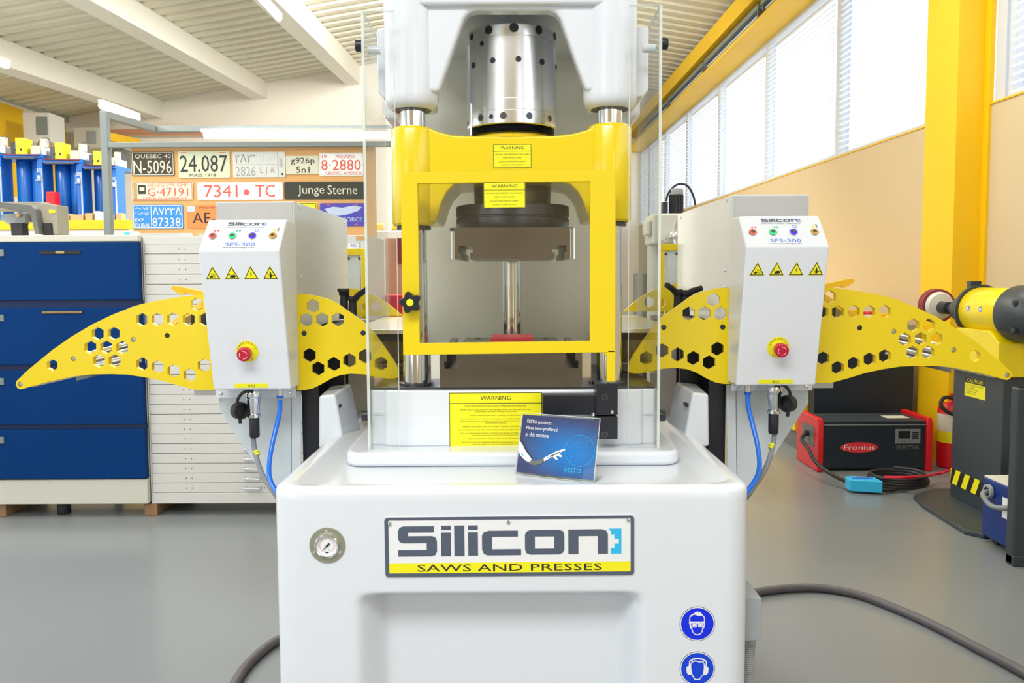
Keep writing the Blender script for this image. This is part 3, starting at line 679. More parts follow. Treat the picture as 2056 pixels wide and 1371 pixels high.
# ---- blue mandatory-sign stickers
for cy_, knd in ((1252, 0), (1342, 1)):
    X0, Z0 = X_(1400, cy_, YF), Z_(cy_, YF, 1400); R_ = 36.5 * YF / F; fr = frame((X0, YF, Z0), (1, 0, 0), (0, 0, 1), (0, -1, 0))
    mb = MB('print_black'); mb.plate(circ(0, 0, R_, 48), a=0.0002, b=.0005, M=fr)
    mb.m('print_white').flat(circ(0, 0, R_ * .975, 48), fr, .0007); mb.m('sign_blue' if knd == 0 else 'sign_blue2').flat(circ(0, 0, R_ * .92, 48), fr, .0009)
    S = R_ / 275.0
    w_ = lambda pts, lift=.0011: mb.flat([((x - 455) * S, (470 - y) * S) for x, y in pts], fr, lift)
    mb.m('print_white')
    if knd == 0:
        w_([(325, 455), (330, 360), (345, 335), (400, 300), (425, 280), (455, 272), (510, 290), (525, 315), (572, 365), (575, 460), (560, 540), (545, 545), (535, 600), (505, 635), (455, 655), (410, 635), (375, 600), (360, 545), (345, 540)])
        mb.m('sign_blue'); w_([(345, 430), (342, 365), (365, 345), (400, 320), (430, 330), (480, 345), (520, 335), (555, 370), (556, 432)], .0013)
        w_([(350, 455), (362, 520), (375, 535), (390, 595), (415, 622), (455, 637), (495, 622), (522, 592), (530, 535), (545, 525), (556, 455)], .0013)
        mb.m('print_white'); w_([(345, 440), (560, 440), (560, 460), (345, 460)], .0015)
        for c in (404, 505): mb.flat([((x - 455) * S, (470 - y) * S) for x, y in rrect(c - 40, 445, c + 40, 524, 18, 3)], fr, .0017)
        mb.m('sign_blue')
        for c in (404, 505): mb.flat([((x - 455) * S, (470 - y) * S) for x, y in rrect(c - 27, 455, c + 27, 514, 14, 3)], fr, .0018, [[((x - 455) * S, (470 - y) * S) for x, y in rrect(c - 22, 459, c + 22, 510, 12, 3)]])
    else:
        q2 = lambda pts, l=.0011: mb.flat([((x - 455) * S, (1150 - y) * S) for x, y in pts], fr, l)
        q2([(320, 1100), (325, 1025), (380, 985), (455, 970), (540, 988), (605, 1030), (600, 1105), (580, 1105), (585, 1045), (530, 1010), (455, 995), (385, 1010), (340, 1040), (340, 1100)])
        q2([(345, 1070), (365, 1035), (425, 1015), (490, 1035), (545, 1030), (565, 1070), (572, 1140), (550, 1250), (490, 1330), (415, 1330), (365, 1250), (345, 1140)], .0012)
        mb.m('sign_blue2'); q2([(358, 1075), (372, 1050), (425, 1032), (490, 1050), (540, 1045), (552, 1075), (556, 1140), (538, 1240), (482, 1312), (423, 1312), (380, 1240), (360, 1140)], .0014)
        mb.m('print_white'); q2([(285, 1115), (345, 1085), (355, 1090), (360, 1240), (310, 1240), (290, 1210), (283, 1150)], .0016); q2([(625, 1125), (565, 1090), (555, 1095), (548, 1250), (600, 1245), (620, 1215), (628, 1160)], .0016)
    mb.build('safety_sticker', press)
# ---- junction box and conduit on the right flank
jx0 = HW + MXC0; yj = 1.76
mb = MB('grey_plastic'); jx1 = X_(1530, 1240, yj)
mb.plate([(jx0, Z_(1291, yj)), (jx1 - .006, Z_(1289, yj)), (jx1, Z_(1282, yj)), (jx1, Z_(1206, yj)), (jx1 - .004, Z_(1202, yj)), (jx0, Z_(1200, yj))], a=yj, b=yj + .10); mb.build('junction_box', press, 0.003, 2)
mb = MB('grey_plastic'); cx = X_(1513, 1330, yj); z = Z_(1291, yj); pr = []
for i in range(70): pr += [(.0135, -i * .0045), (.0155, -i * .0045 - .0012), (.0155, -i * .0045 - .0028), (.0135, -i * .0045 - .0042)]
mb.lathe([(r_, z + h) for r_, h in pr], (cx, yj + .04, 0), n=20); mb.cyl((cx, yj + .04, z - .02), .018, .022, 'Z', 8); mb.build('conduit', press)

# ================================================================ SIDE FEED UNITS
HEX_O = [(862,537),(1019,535),(789,672),(945,670),(1102,674),(874,805),(1028,805),(1297,398),(1450,398),(1602,396),(1757,398),(1912,398),(1835,250),(1300,835),(1450,865),(1607,905),(1765,945),(1905,850)]
ARM_O = [(31.5,772),(33,765),(54.7,743.9),(77,725.5),(105.8,702),(142.6,676.4),(183.4,652),(224,632.5),(265,616),(285.6,610),(326.4,601.9),(367,595),(404,591),(432,589.5),(432,783),(395,783.5),(357,773.5),(326,764.3),(289.7,757),(255,752),(224,751),(183.4,751.6),(150.7,755),(101.7,765),(50.6,778.8),(42,781.5),(35,779)]
HEX_I = [(130,340),(68,465),(214,463),(358,463),(97,790),(176,913),(320,872),(464,838),(606,800),(753,868)]
ARM_I = [(596,590),(622,591.5),(654.7,599),(676.6,609),(705,629),(731,647),(753,670),(775,701),(790,723),(798.5,738),(801,748),(800,757),(795,759.5),(786,761),(770.6,759),(753,756),(731,751.5),(705,750),(683,753),(665.6,759.5),(643.8,772),(628,779.5),(612,783),(596,784)]
def unit(s):
    side = 'left' if s < 0 else 'right'
    root = thing('feed_unit', ('white saw feed unit with control box on the left of the press' if s < 0 else 'white saw feed unit with control box on the right of the press'), 'machine', (s * 0.75, 2.6, 0))
    AX = 0.004
    def W(px, py, Y):     # left-hand photo pixel -> world, mirrored for the right-hand unit
        p = P(px, py, Y)
        if s > 0: p = Vector((2 * AX - p.x, p.y, p.z + 0.012))
        return p
    def xz(pts, Y): return [(lambda p: (p.x, p.z))(W(x, y, Y)) for x, y in pts]
    # --- cabinet
    p0 = W(434, 405, 2.36); p1 = W(590, 405, 2.36)
    x0, x1 = sorted((p0.x, p1.x)); zt = p0.z; zb = W(590, 665, 2.36).z
    y0, y1 = 2.36, 3.12
    mb = MB('sheet_white'); mb.box(x0, x1, y0, y1, zb, zt); cab = mb.build('cabinet', root, 0.002)
    mb = MB('brushed'); mb.box(x0 + .004, x1 - .004, y0 - .003, y0, W(500, 700, 2.36).z, zt - .004); mb.build('front_panel', cab)
    xi = x1 if s < 0 else x0          # inner flank
    for (px_, py_) in ((597, 415), (597, 555), (688, 447), (690, 555), (596, 588)):
        t = (2.42 if px_ < 620 else 3.06); z = W(px_, py_, t).z
        mb = MB('chrome'); mb.cyl((xi - (.0005 if s < 0 else .003), t, z), .005, .0035, 'X', 14, .001); mb.build('screw', cab)
    mb = MB('panel_white'); zs0 = W(500, 797, 2.335).z; zs1 = W(500, 600, 2.335).z
    xa, xb = sorted((W(435, 790, 2.335).x, W(596, 790, 2.335).x)); mb.box(xa, xb, 2.325, 2.333, zs0, zs1); ms = mb.build('mounting_plate', root, 0.001)
    for px_ in (444, 585):
        p = W(px_, 789.5, 2.325); mb = MB('chrome'); mb.cyl((p.x, 2.321, p.z), .0055, .004, 'Y', 14, .0012); mb.build('screw', ms)
    # --- control box
    if s < 0: bx0, bx1 = X_(397.6, 503, 2.15), X_(561, 503, 2.15); Zf, Zt, Zb = Z_(503, 2.15, 480), Z_(441, 2.23, 500), Z_(782, 2.23, 500)
    else: bx0, bx1 = X_(1498.2, 493, 2.15), X_(1665.9, 493, 2.15); Zf, Zt, Zb = Z_(495, 2.15, 1580), Z_(434, 2.23, 1560), Z_(774, 2.23, 1560)
    mb = MB('panel_white'); prof = [(2.15, Zf), (2.23, Zt), (2.322, Zt), (2.322, Zb), (2.23, Zb)]
    mb.plate(prof, a=bx0, b=bx1, M=lambda u, v, t: (t, u, v)); box = mb.build('control_box', root, 0.005, 3)
    Wd = bx1 - bx0; Lt = math.hypot(.08, Zt - Zf); Lf = math.hypot(.08, Zf - Zb)
    ft = frame((bx0, 2.15, Zf), (1, 0, 0), (0, .08 / Lt, (Zt - Zf) / Lt)); ff = frame((bx0, 2.23, Zb), (1, 0, 0), (0, -.08 / Lf, (Zf - Zb) / Lf))
    u = lambda a: a * Wd; v = lambda a: (1 - a) * Lt; vf = lambda a: (1 - a) * Lf
    mb = MB('print_slate'); logo(mb, ft, u(.27), v(.20), u(.75), v(.085), 'print_slate', 'print_blue', .0006); mb.build('logo', box)
    mb = MB('print_slate'); mb.text('SAWS AND PRESSES', ft, u(.265), v(.265), u(.74), v(.235), .0006)
    mb.build('lettering', box); mb = MB('print_blue'); mb.text('SFS-300', ft, u(.31), v(.86), u(.68), v(.755), .0006); mb.build('lettering', box)
    mb = MB('print_black'); mb.text('www.bandsagen.de', ft, u(.29), v(.935), u(.68), v(.885), .0006)
    mb.build('lettering', box); A = .018 * Wd
    mb = MB('print_red')
    for k in (.115, .155): mb.flat([(u(k), v(.37)), (u(k) + A * 1.6, v(.37) + A), (u(k) + A * 1.6, v(.37) - A)], ft)
    mb.build('arrow_mark', box); mb = MB('print_green')
    for k in (.40, .435): mb.flat([(u(k) + A * 1.6, v(.37)), (u(k), v(.37) + A), (u(k), v(.37) - A)], ft)
    mb.build('arrow_mark', box); mb = MB('print_blue'); mb.flat(circ(u(.655), v(.355), .006, 16), ft, .0006, [circ(u(.655), v(.355), .0045, 16)])
    mb.build('rotation_mark', box); mb = MB('yellow_sticker'); mb.flat(circ(u(.885), v(.36), .0045, 12), ft, .0006); mb.m('print_slate').text('8', ft, u(.915), v(.40), u(.935), v(.27), .0006)
    mb.build('oil_mark', box)
    for k, cm in ((.125, 'led_red'), (.37, 'led_green'), (.62, 'led_blue'), (.875, 'led_amber')):
        c = Vector(ft(u(k), v(.545), 0)); n = (Vector(ft(0, 0, 1)) - Vector(ft(0, 0, 0)))
        mb = MB('chrome')
        def disc(r0, r1, h0, h1, m_, N=24):
            mb.m(m_); U_ = Vector((1, 0, 0)); V_ = n.cross(U_)
            ring = lambda r, h: [c + n * h + (U_ * math.cos(2 * PI * i / N) + V_ * math.sin(2 * PI * i / N)) * r for i in range(N)]
            vs = ring(r0, h0) + ring(r1, h1)
            mb.add(vs, [(i, (i + 1) % N, N + (i + 1) % N, N + i) for i in range(N)] + [tuple(range(N, 2 * N))], False)
        disc(.0125, .0112, 0, .003, 'chrome'); disc(.0098, .0094, .003, .0048, cm); disc(.0058, .0056, .0048, .0060, 'ground_steel')
        mb.build('push_button', box)
    for i, k in enumerate((.153, .388, .625, .865)):
        mb = MB(); tri_sign(mb, ff, u(k), vf(.197), .0385, i); mb.build('warning_sign', box)
    uc, vc = u(.487), vf(.715)
    mb = MB('yellow_sticker'); mb.plate(circ(uc, vc, .0305, 40), a=0.0002, b=.0012, M=ff); mb.m('print_black')
    def arc_text(st, r, a0, a1, flip=False):
        n = len(st)
        for i, ch in enumerate(st):
            a = math.radians(a0 + (a1 - a0) * (i / (n - 1) if n > 1 else .5)); ca, sa = math.cos(a), math.sin(a)
            ux, uy = (sa, -ca) if not flip else (-sa, ca); vx, vy = (ca, sa) if not flip else (-ca, -sa)
            f2 = lambda x, y, t, ux=ux, uy=uy, vx=vx, vy=vy, ca=ca, sa=sa: ff(uc + ca * r + ux * x + vx * y, vc + sa * r + uy * x + vy * y, t)
            wch = .0011 if ch == 'I' else .0036
            mb.text(ch, f2, -wch / 2, -.0026, wch / 2, .0026, .0016)
    arc_text('EMERGENCY', .0255, 160, 20); arc_text('STOP', .0255, 240, 300, True)
    mb.build('emergency_ring', box)
    c = Vector(ff(uc, vc, 0)); n = (Vector(ff(0, 0, 1)) - Vector(ff(0, 0, 0)))
    mb = MB('chrome'); disc(.0150, .0150, .001, .012, 'chrome'); disc(.0125, .0125, .012, .016, 'black')
    for r0, r1, h0, h1 in ((.017, .0195, .015, .019), (.0195, .0200, .019, .030), (.0200, .0185, .030, .035), (.0185, .0145, .035, .0365)): disc(r0, r1, h0, h1, 'button_red', 32)
    mb.m('print_white')
    for a0 in (20, 140, 260):
        pts = [(.0115 * math.cos(math.radians(a0 + k)), .0115 * math.sin(math.radians(a0 + k))) for k in range(0, 81, 10)] + [(.0104 * math.cos(math.radians(a0 + k)), .0104 * math.sin(math.radians(a0 + k))) for k in range(80, -1, -10)]
        mb.flat(pts, lambda a, b, t: tuple(Vector(ff(uc + a, vc + b, .0368))))
    mb.build('emergency_button', box)
    mb = MB('yellow_sticker'); um = .492; mb.plate([(u(um - .215), vf(.985)), (u(um + .215), vf(.985)), (u(um + .215), vf(.955)), (u(um - .215), vf(.955))], a=.0002, b=.001, M=ff)
    mb.m('print_black').text('XS1' if s < 0 else 'XS2', ff, u(um - .045), vf(.981), u(um + .045), vf(.960), .0013); mb.build('name_tape', box)
    # --- fins (curved honeycomb side plates)
    def fin(name, pts, holes, Y, th, parent=root, m_='yellow_plate'):
        mb = MB(m_); mb.plate(xz(pts, Y), [xz(h, Y) for h in holes], Y, Y + th); return mb.build(name, parent)
    sc = lambda x, y: (20 + x / 4.8952, 560 + y / 4.8952)
    ho = [hexa(*sc(x, y), 13.8 if x > 500 else 12.6) for x, y in HEX_O] + [hexa(*sc(414, 845), 12.3)]
    rh = [circ(*sc(x, y), 5.3, 16) for x, y in ((100, 1035), (624, 783), (1211, 595), (1545, 556))]
    FY = 2.336
    f1 = fin('honeycomb_fin', ARM_O, [h for h in ho if max(p[0] for p in h) < 430] + rh, FY, .018)
    for x, y in ((100, 1035), (624, 783), (1211, 595), (1545, 556)):
        q_ = W(*sc(x, y), FY); mb = MB('tin' if x != 1545 else 'black'); mb.cyl((q_.x, FY + .002, q_.z), .0072, .03, 'Y', 6 if x == 1545 else 16, .001); mb.build('bolt', f1)
    f2 = fin('honeycomb_fin', ARM_I, [hexa(600 + x / 4.571, 540 + y / 4.571, 14.4) for x, y in HEX_I] + [circ(600 + x / 4.571, 540 + y / 4.571, 5.4, 16) for x, y in ((48, 590), (590, 587))], 2.322, .012)
    for x, y in ((48, 590), (590, 587)):
        q_ = W(600 + x / 4.571, 540 + y / 4.571, 2.322); mb = MB('black'); mb.cyl((q_.x, 2.322, q_.z), .0078, .02, 'Y', 20, .001); mb.m('dark_steel').cyl((q_.x, 2.3212, q_.z), .0035, .002, 'Y', 6); mb.build('bolt', f2)
    # light and dark rods stand in for striped reflections in the slanted sheet
    fb = [(x, y) for x, y in ARM_O]
    Yb = 2.78
    for k in range(7):
        A_ = W(166, 711 + 6.5 * k, FY + .1); B_ = W(264, 687 + 6.5 * k, FY + .1); mb = MB(('chrome', 'ground_steel')[k % 2]); yk = 2.44 + .035 * k
        A_ = W(160, 713 + 6.5 * k, yk); B_ = W(268, 686 + 6.5 * k, yk)
        mb.tube([A_, B_], .0048, 10); mb.build('reflection_stripe', root)
    mb = MB('grey_dark'); A_ = W(158, 740, 2.72); B_ = W(268, 712, 2.72); mb.hexv([(A_.x, 2.70, A_.z - .04), (B_.x, 2.70, B_.z - .04), (B_.x, 2.72, B_.z - .04), (A_.x, 2.72, A_.z - .04), (A_.x, 2.70, A_.z + .02), (B_.x, 2.70, B_.z + .02), (B_.x, 2.72, B_.z + .02), (A_.x, 2.72, A_.z + .02)]); mb.build('slide_sheet', root)
    mb = MB('black'); A_ = W(382, 622, 2.46); B_ = W(436, 664, 2.46); mb.box(A_.x, B_.x, 2.46, 2.56, A_.z, B_.z); mb.build('actuator', root, .003)
    mb = MB('brushed'); A_ = W(50, 776, FY); B_ = W(160, 752, FY); mb.bar((A_.x, 2.55, A_.z - .003), (B_.x, 2.55, B_.z), .36, .008); mb.build('lower_sheet', root)
    # small hook lever at the top of the outer fin
    hook = [(347, 574), (360, 575), (405, 585), (440, 596), (440, 606), (405, 596), (372, 588), (366, 592), (356, 588), (347, 582), (344, 578)]
    fin('hook_lever', hook, [], 2.62, .02, m_='yellow_orange')
    brk = [(300, 640), (418, 588), (418, 640), (330, 700), (300, 660)]
    mb = MB('yellow_orange'); mb.hexv([tuple(W(x, y, Y)) for x, y, Y in ((345, 655, 2.62), (405, 618, 2.5), (425, 626, 2.62), (352, 664, 2.72), (345, 645, 2.62), (405, 604, 2.5), (425, 614, 2.62), (352, 656, 2.72))]); mb.build('stay', root)
    mb = MB('brushed'); a = W(390, 772, 2.36); b_ = W(440, 793, 2.36); mb.box(a.x, b_.x, 2.356, 2.42, a.z, b_.z); mb.build('bracket', root, .001)
    # --- black carcase, post and grey plate below
    p = W(605, 780, 2.40); q_ = W(640, 780, 2.40); xs = sorted((p.x, q_.x))
    mb = MB('black'); mb.box(xs[0], xs[1], 2.40, 2.50, 0.0, W(600, 700, 2.4).z); mb.build('post', root, .002)
    c0 = (s * .60); mb = MB('black'); mb.box(s * .66, s * .53, 2.56, 3.05, .35, zb - .006); mb.box(s * .88, s * .535, 2.52, 3.05, .98, zb - .008); mb.build('carcase', root, .002)
    g = [(441, 780), (604, 780), (604, 1100), (600, 1090), (440, 822)]
    mb = MB('sheet_white'); mb.plate(xz([(441, 785), (586, 785), (586, 1042), (555, 992), (441, 822)], 2.39), a=2.385, b=2.39); mb.plate(xz([(586.5, 785), (605, 785), (605, 1090), (586.5, 1042)], 2.38), a=2.376, b=2.38)
    mb.build('bracket_plate', root, .001)
    # --- work table plate, clamps, rear frame
    xi2 = s * .505; xo2 = s * .318; mb = MB('steel'); mb.box(xi2, xo2, 2.43, 3.2, 1.178, 1.192); mb.m('black').box(xi2, xo2 + s * .004, 2.44, 3.2, 1.155, 1.178); mb.build('work_table', root, .001)
    mb = MB('ground_steel'); mb.box(s * .50, s * .36, 2.52, 2.60, ZB + .001, 1.156); mb.box(s * .44, s * .34, 2.44, 2.55, ZB + .001, ZB + .03); mb.build('table_support', root, .003)
    mb = MB('yellow_plate'); mb.box(s * .47, s * .33, 2.64, 2.66, ZB + .001, 1.156); mb.build('table_web', root, .001)
    for (bx_, by_, hx_, hy_) in (((690, 640), (691, 590), (691, 590), 0), ((708, 640), (708, 600), (735, 582), 1)) if s < 0 else (((700, 645), (700, 598), (722, 583), 1), ((685, 645), (686, 600), (652, 590), 1)):
        a = W(*bx_, 2.50); b_ = W(*by_, 2.50); mb = MB('black_soft')
        mb.tube([a, (a + b_) / 2, b_], .013, 12, rf=lambda i: (1.15, 1.0, .9)[i]); mb.cyl((b_.x, 2.50, b_.z - .006), .0165, .016, 'Z', 12, .003)
        if hy_:
            h_ = W(*hx_, 2.46); mb.tube([b_ + Vector((0, 0, -.008)), (b_ + h_) / 2, h_], .011, 10, rf=lambda i: (1.0, .9, .8)[i])
        else: mb.cyl((b_.x, 2.49, b_.z + .006), .019, .012, 'Z', 16, .004)
        mb.build('clamp_lever', root)
    YR = 3.2
    rf_ = [(697, 578), (722, 582), (745, 590), (770, 603), (790, 618), (808, 634), (697, 634)]
    fin('rear_fin', rf_, [hexa(756, 615, 11), hexa(730, 617, 9)], YR, .012)
    mb = MB('yellow_plate'); 
    for x_0, x_1, y_0, y_1 in ((640, 735, 499, 512), (725, 735.5, 512, 640), (640, 650, 512, 640)):
        a = W(x_0, y_0, 3.24); b_ = W(x_1, y_1, 3.24); mb.box(a.x, b_.x, 3.235, 3.27, a.z, b_.z)
    mb.build('rear_frame', root, .002)
    a = W(650, 511, 3.26); b_ = W(725.5, 640, 3.26); mb = MB('sheet_white'); mb.box(a.x, b_.x, 3.25, 3.262, a.z, b_.z); rp = mb.build('rear_panel', root)
    for x, y in ((700, 519), (722, 519)):
        p = W(x, y, 3.25); mb = MB('dark_steel'); mb.cyl((p.x, 3.246, p.z), .0055, .004, 'Y', 10); mb.build('screw', rp)
    mb = MB('yellow_plate'); a = W(729, 760, 2.9); b_ = W(735, 860, 2.9); mb.box(a.x, b_.x, 2.9, 2.93, .55, 1.15); mb.build('rear_leg', root)
    # --- connectors and hoses
    cy = 2.275
    p = W(562, 790, cy); zB = Zb
    mb = MB('steel'); mb.lathe([(.010, zB + .001), (.010, zB - .009), (.0085, zB - .010), (.0085, zB - .024), (.007, zB - .026)], (p.x, cy, 0), n=12, smooth=False); mb.build('hose_fitting', root)
    mb = MB('hose_blue'); mb.cyl((p.x, cy, zB - .032), .0102, .008, 'Z', 16)
    path = [(562, 803, 2.275), (561, 830, 2.27), (553, 865, 2.25), (544, 905, 2.22), (540, 940, 2.19), (543, 965, 2.16), (556, 988, 2.12), (575, 1010, 2.1), (600, 1030, 2.15), (620, 1035, 2.25)]
    mb.tube([W(*k) for k in path], .0068, 12, step=6); mb.build('air_hose', root)
    p = W(509, 790, cy); mb = MB('chrome')
    mb.lathe([(.022, zB + .001), (.022, zB - .006), (.0235, zB - .008), (.0235, zB - .026), (.021, zB - .029), (.0205, zB - .032), (.0165, zB - .072), (.015, zB - .076), (.0195, zB - .078), (.0195, zB - .086), (.014, zB - .087)], (p.x, cy, 0), n=28)
    mb.build('cable_connector', root)
    mb = MB('black'); mb.lathe([(.013, zB - .086), (.0145, zB - .09), (.0145, zB - .140), (.0125, zB - .146), (.008, zB - .146)], (p.x + s * -.0, cy, 0), n=24); mb.build('strain_relief', root)
    c = (s * -1) * .004
    mb = MB('cable_grey'); path = [(509, 866, 2.275), (509, 884, 2.275), (512, 905, 2.27), (520, 935, 2.24), (532, 962, 2.21), (548, 985, 2.18), (566, 1010, 2.16), (590, 1035, 2.2), (620, 1050, 2.3)]
    mb.tube([W(*k) for k in path], .0072, 12, step=6); gc = mb.build('control_cable', root)
    a = W(514, 905, 2.268); b_ = W(517, 914, 2.262); mb = MB('yellow_sticker'); mb.tube([a, b_], .0082, 14); mb.m('print_black').tube([a.lerp(b_, .35), a.lerp(b_, .42)], .0084, 14); mb.tube([a.lerp(b_, .6), a.lerp(b_, .66)], .0084, 14); mb.build('cable_marker', gc)
    p = W(481, 824, 2.26); mb = MB('black_soft'); vs = []
    M_ = Matrix.Rotation(s * math.radians(-52), 3, 'Z')
    sub = MB('black_soft'); sub.lathe([(.0, .012), (.0225, .012), (.0245, .008), (.0245, -.012), (.0215, -.012), (.0205, .007), (.0, .008)], (0, 0, 0), 'Y', 28, closed=False)
    mb.add([tuple(Vector(p) + M_ @ Vector(q)) for q in sub.v], sub.f, True)
    mb.tube([W(509, 786, 2.25), W(490, 787, 2.245), W(478, 800, 2.25), W(477, 812, 2.255)], .0045, 8, step=4); mb.tube([W(481, 840, 2.262), W(483, 850, 2.262)], .005, 8)
    mb.build('dust_cap', root)
    return root
unit(-1); unit(1)

# ================================================================ things on the press
sA = [P(1034, 948, 1.955), P(1193, 972, 1.865), P(1206, 842, 1.905), P(1047, 824, 1.995)]
BLp = sA[0].copy(); BRp = sA[1].copy(); zt_ = TRAY + .0015
BLp.z = zt_; BRp.z = zt_
uv = (BRp - BLp); SWd = uv.length; uv.normalize(); up = ((sA[3] - sA[0]) + (sA[2] - sA[1])) / 2; up = up - uv * up.dot(uv); SH = up.length; up.normalize()
fs_ = frame(BLp, uv, up)
sign = thing('acrylic_sign_stand', 'slanted clear acrylic stand holding a dark blue poster with a robot arm', 'sign', tuple(BLp))
mb = MB('sign_acrylic'); mb.plate([(0, 0), (SWd, 0), (SWd, SH), (0, SH)], a=-.0015, b=.0015, M=fs_)
nb = Vector((uv.y, -uv.x, 0)) * -1
bk = Vector((-uv.y, uv.x, 0))
b0, b1 = BLp, BRp
mb.hexv([tuple(q) for q in (b0, b1, b1 + bk * .07, b0 + bk * .07, b0 + Vector((0, 0, .003)), b1 + Vector((0, 0, .003)), b1 + bk * .07 + Vector((0, 0, .003)), b0 + bk * .07 + Vector((0, 0, .003)))]); mb.build('stand', sign)
mb = MB('acrylic_edge'); e = .0012
for r_ in ((0, 0, SWd, e), (0, SH - e, SWd, SH), (0, 0, e, SH), (SWd - e, 0, SWd, SH)): mb.plate([(r_[0], r_[1]), (r_[2], r_[1]), (r_[2], r_[3]), (r_[0], r_[3])], a=-.0018, b=.0018, M=fs_)
mb.build('edge', sign)
mb = MB('poster_print'); k = .006
mb.plate([(.003, k), (SWd - .003, k), (SWd - .003, SH - .005), (.003, SH - .005)], a=-.0004, b=.0002, M=fs_)
post = mb.build('poster', sign)
mb = MB('print_white'); ux = lambda a: a * SWd; vy = lambda a: (1 - a) * SH
for st, a, b_, y in (('FESTO products', .085, .40, .145), ('Have been preffered', .085, .485, .245), ('in this machine', .085, .385, .345)):
    mb.text(st, fs_, ux(a), vy(y + .035), ux(b_), vy(y - .035), .0020)
mb.m('print_cyan').text('FESTO', fs_, ux(.63), vy(.88), ux(.83), vy(.81), .0020)
mb.flat(circ(ux(.79), vy(.53), .038, 40), fs_, .0020, [circ(ux(.79), vy(.53), .0372, 40)])
random.seed(3)
for i in range(60):
    a = random.random() * 2 * PI; r_ = .036 * math.sqrt(random.random()); mb.flat(circ(ux(.79) + r_ * math.cos(a), vy(.53) + r_ * math.sin(a), .0005 + .0004 * random.random(), 6), fs_, .0021)
mb.build('poster_lettering', post)
mb = MB('print_white'); W2 = lambda pts, l=.0022: mb.flat([(ux(a), vy(b_)) for a, b_ in pts], fs_, l)
W2([(.01, .46), (.05, .50), (.10, .60), (.17, .68), (.20, .75), (.17, .79), (.12, .77), (.05, .70), (.01, .62)])
mb.m('grey_dark'); W2([(.18, .76), (.23, .76), (.30, .735), (.34, .70), (.36, .73), (.33, .79), (.25, .83), (.17, .81)])
mb.m('print_white'); W2([(.35, .70), (.42, .64), (.50, .575), (.60, .52), (.61, .54), (.54, .60), (.58, .64), (.57, .66), (.50, .64), (.53, .70), (.51, .71), (.46, .66), (.40, .72), (.36, .75)])
mb.m('print_black'); W2([(.02, .45), (.06, .48), (.12, .60), (.19, .70), (.18, .71), (.11, .615), (.05, .50), (.02, .47)], .0024); W2([(.42, .66), (.55, .57), (.55, .585), (.43, .675)], .0024)
mb.m('print_cyan'); mb.flat(circ(ux(.075), vy(.68), .0028, 12), fs_, .0025); mb.flat(circ(ux(.40), vy(.685), .002, 12), fs_, .0025)
mb.build('robot_arm_print', post)
p0 = PZ(984, 686, Zb1 + .02); mb = MB('red_bright')
zr = Zb1 + .0006; mb.box(X_(985, 688, 2.3), X_(1070, 688, 2.3), 2.3, 2.42, zr, Z_(677, 2.3)); o = mb.build('red_block', None, .004, 3); tag(o, 'red block lying on the steel bolster behind the guard pane', 'block')
# floor cables
mb = MB('cable_dark'); rr = .017
mb.tube([PZ(x, y, rr) for x, y in ((1440, 1230), (1500, 1195), (1560, 1183), (1640, 1180), (1720, 1193), (1800, 1222), (1880, 1258), (1960, 1300), (2040, 1342), (2100, 1378))], rr, 12, step=5)
o = mb.build('power_cable', None); tag(o, 'thick dark grey cable curving over the floor right of the press', 'cable')
mb = MB('cable_dark'); mb.tube([PZ(x, y, rr) for x, y in ((640, 1250), (560, 1284), (520, 1312), (488, 1345), (465, 1385))], rr, 12, step=5)
o = mb.build('power_cable', None); tag(o, 'dark grey cable on the floor at the lower left of the press', 'cable')

# ================================================================ SETTING
WD, WK = 3.3, 0.0131                      # right wall: X + WK*Y = WD
RW = Matrix.Rotation(WK, 3, 'Z')
def wl_Y(px, x=WD): return x / ((px - CX) / F + WK)
def wxf(mb):
    mb.v = [(v[0] - WK * v[1], v[1], v[2]) for v in mb.v]; return mb
YB, YR_ = 14.1, 19.2
mb = MB('floor_paint'); mb.box(-7.8, 3.6, -4, YR_ + .2, -0.1, 0); struct(mb.build('floor'))
SILL = 2.488; WT = 4.24
cols = [1668, 1528, 1435, 1372, 1330, 1299, 1275]
ys = [wl_Y(c) for c in cols]
yc0, yc1 = wl_Y(1910, WD - .2), wl_Y(1848, WD - .2)
yw2 = wl_Y(1998)          # first mullion this side of the column
mb = MB('cream_wall'); mb.box(WD, WD + .25, -4, YR_, 0, SILL); mb.box(WD + .02, WD + .25, -4, YR_, WT, 5.2); struct(wxf(mb).build('wall_right'))
mb = MB('yellow_paint'); mb.box(WD - .2, WD + .01, yc0, yc1, 0, 4.9); mb.box(WD - .02, WD + .012, yc0 - .06, yc0, 0, 4.6); struct(wxf(mb).build('trim_1'))
mb = MB('yellow_orange'); mb.box(WD - .008, WD + .02, -4, YR_, SILL - .008, SILL + .004); struct(wxf(mb).build('trim_2'))
mb = MB('white_wall'); mb.box(-7.8, 1.0, YB, YB + .2, 0, 5.6); mb.box(.9, 1.0, YB + .2, YR_, 0, 5.6); mb.box(1.0, WD + .3, YR_, YR_ + .2, 0, 5.2); struct(mb.build('wall_back'))
mb = MB('white_wall'); mb.box(-7.9, -7.7, -4, YB, 0, 1.0); mb.box(-7.9, -7.7, -4, YB, 3.3, 4.6); mb.box(-7.9, -7.7, 8.8, YB, 1.0, 3.3)  # openings added in the unseen stretch to let sky light in
for y_ in (-4.0, -1.0, 2.4, 5.6): mb.box(-7.9, -7.7, y_, y_ + .3, 1.0, 3.3)
struct(mb.build('wall_left'))
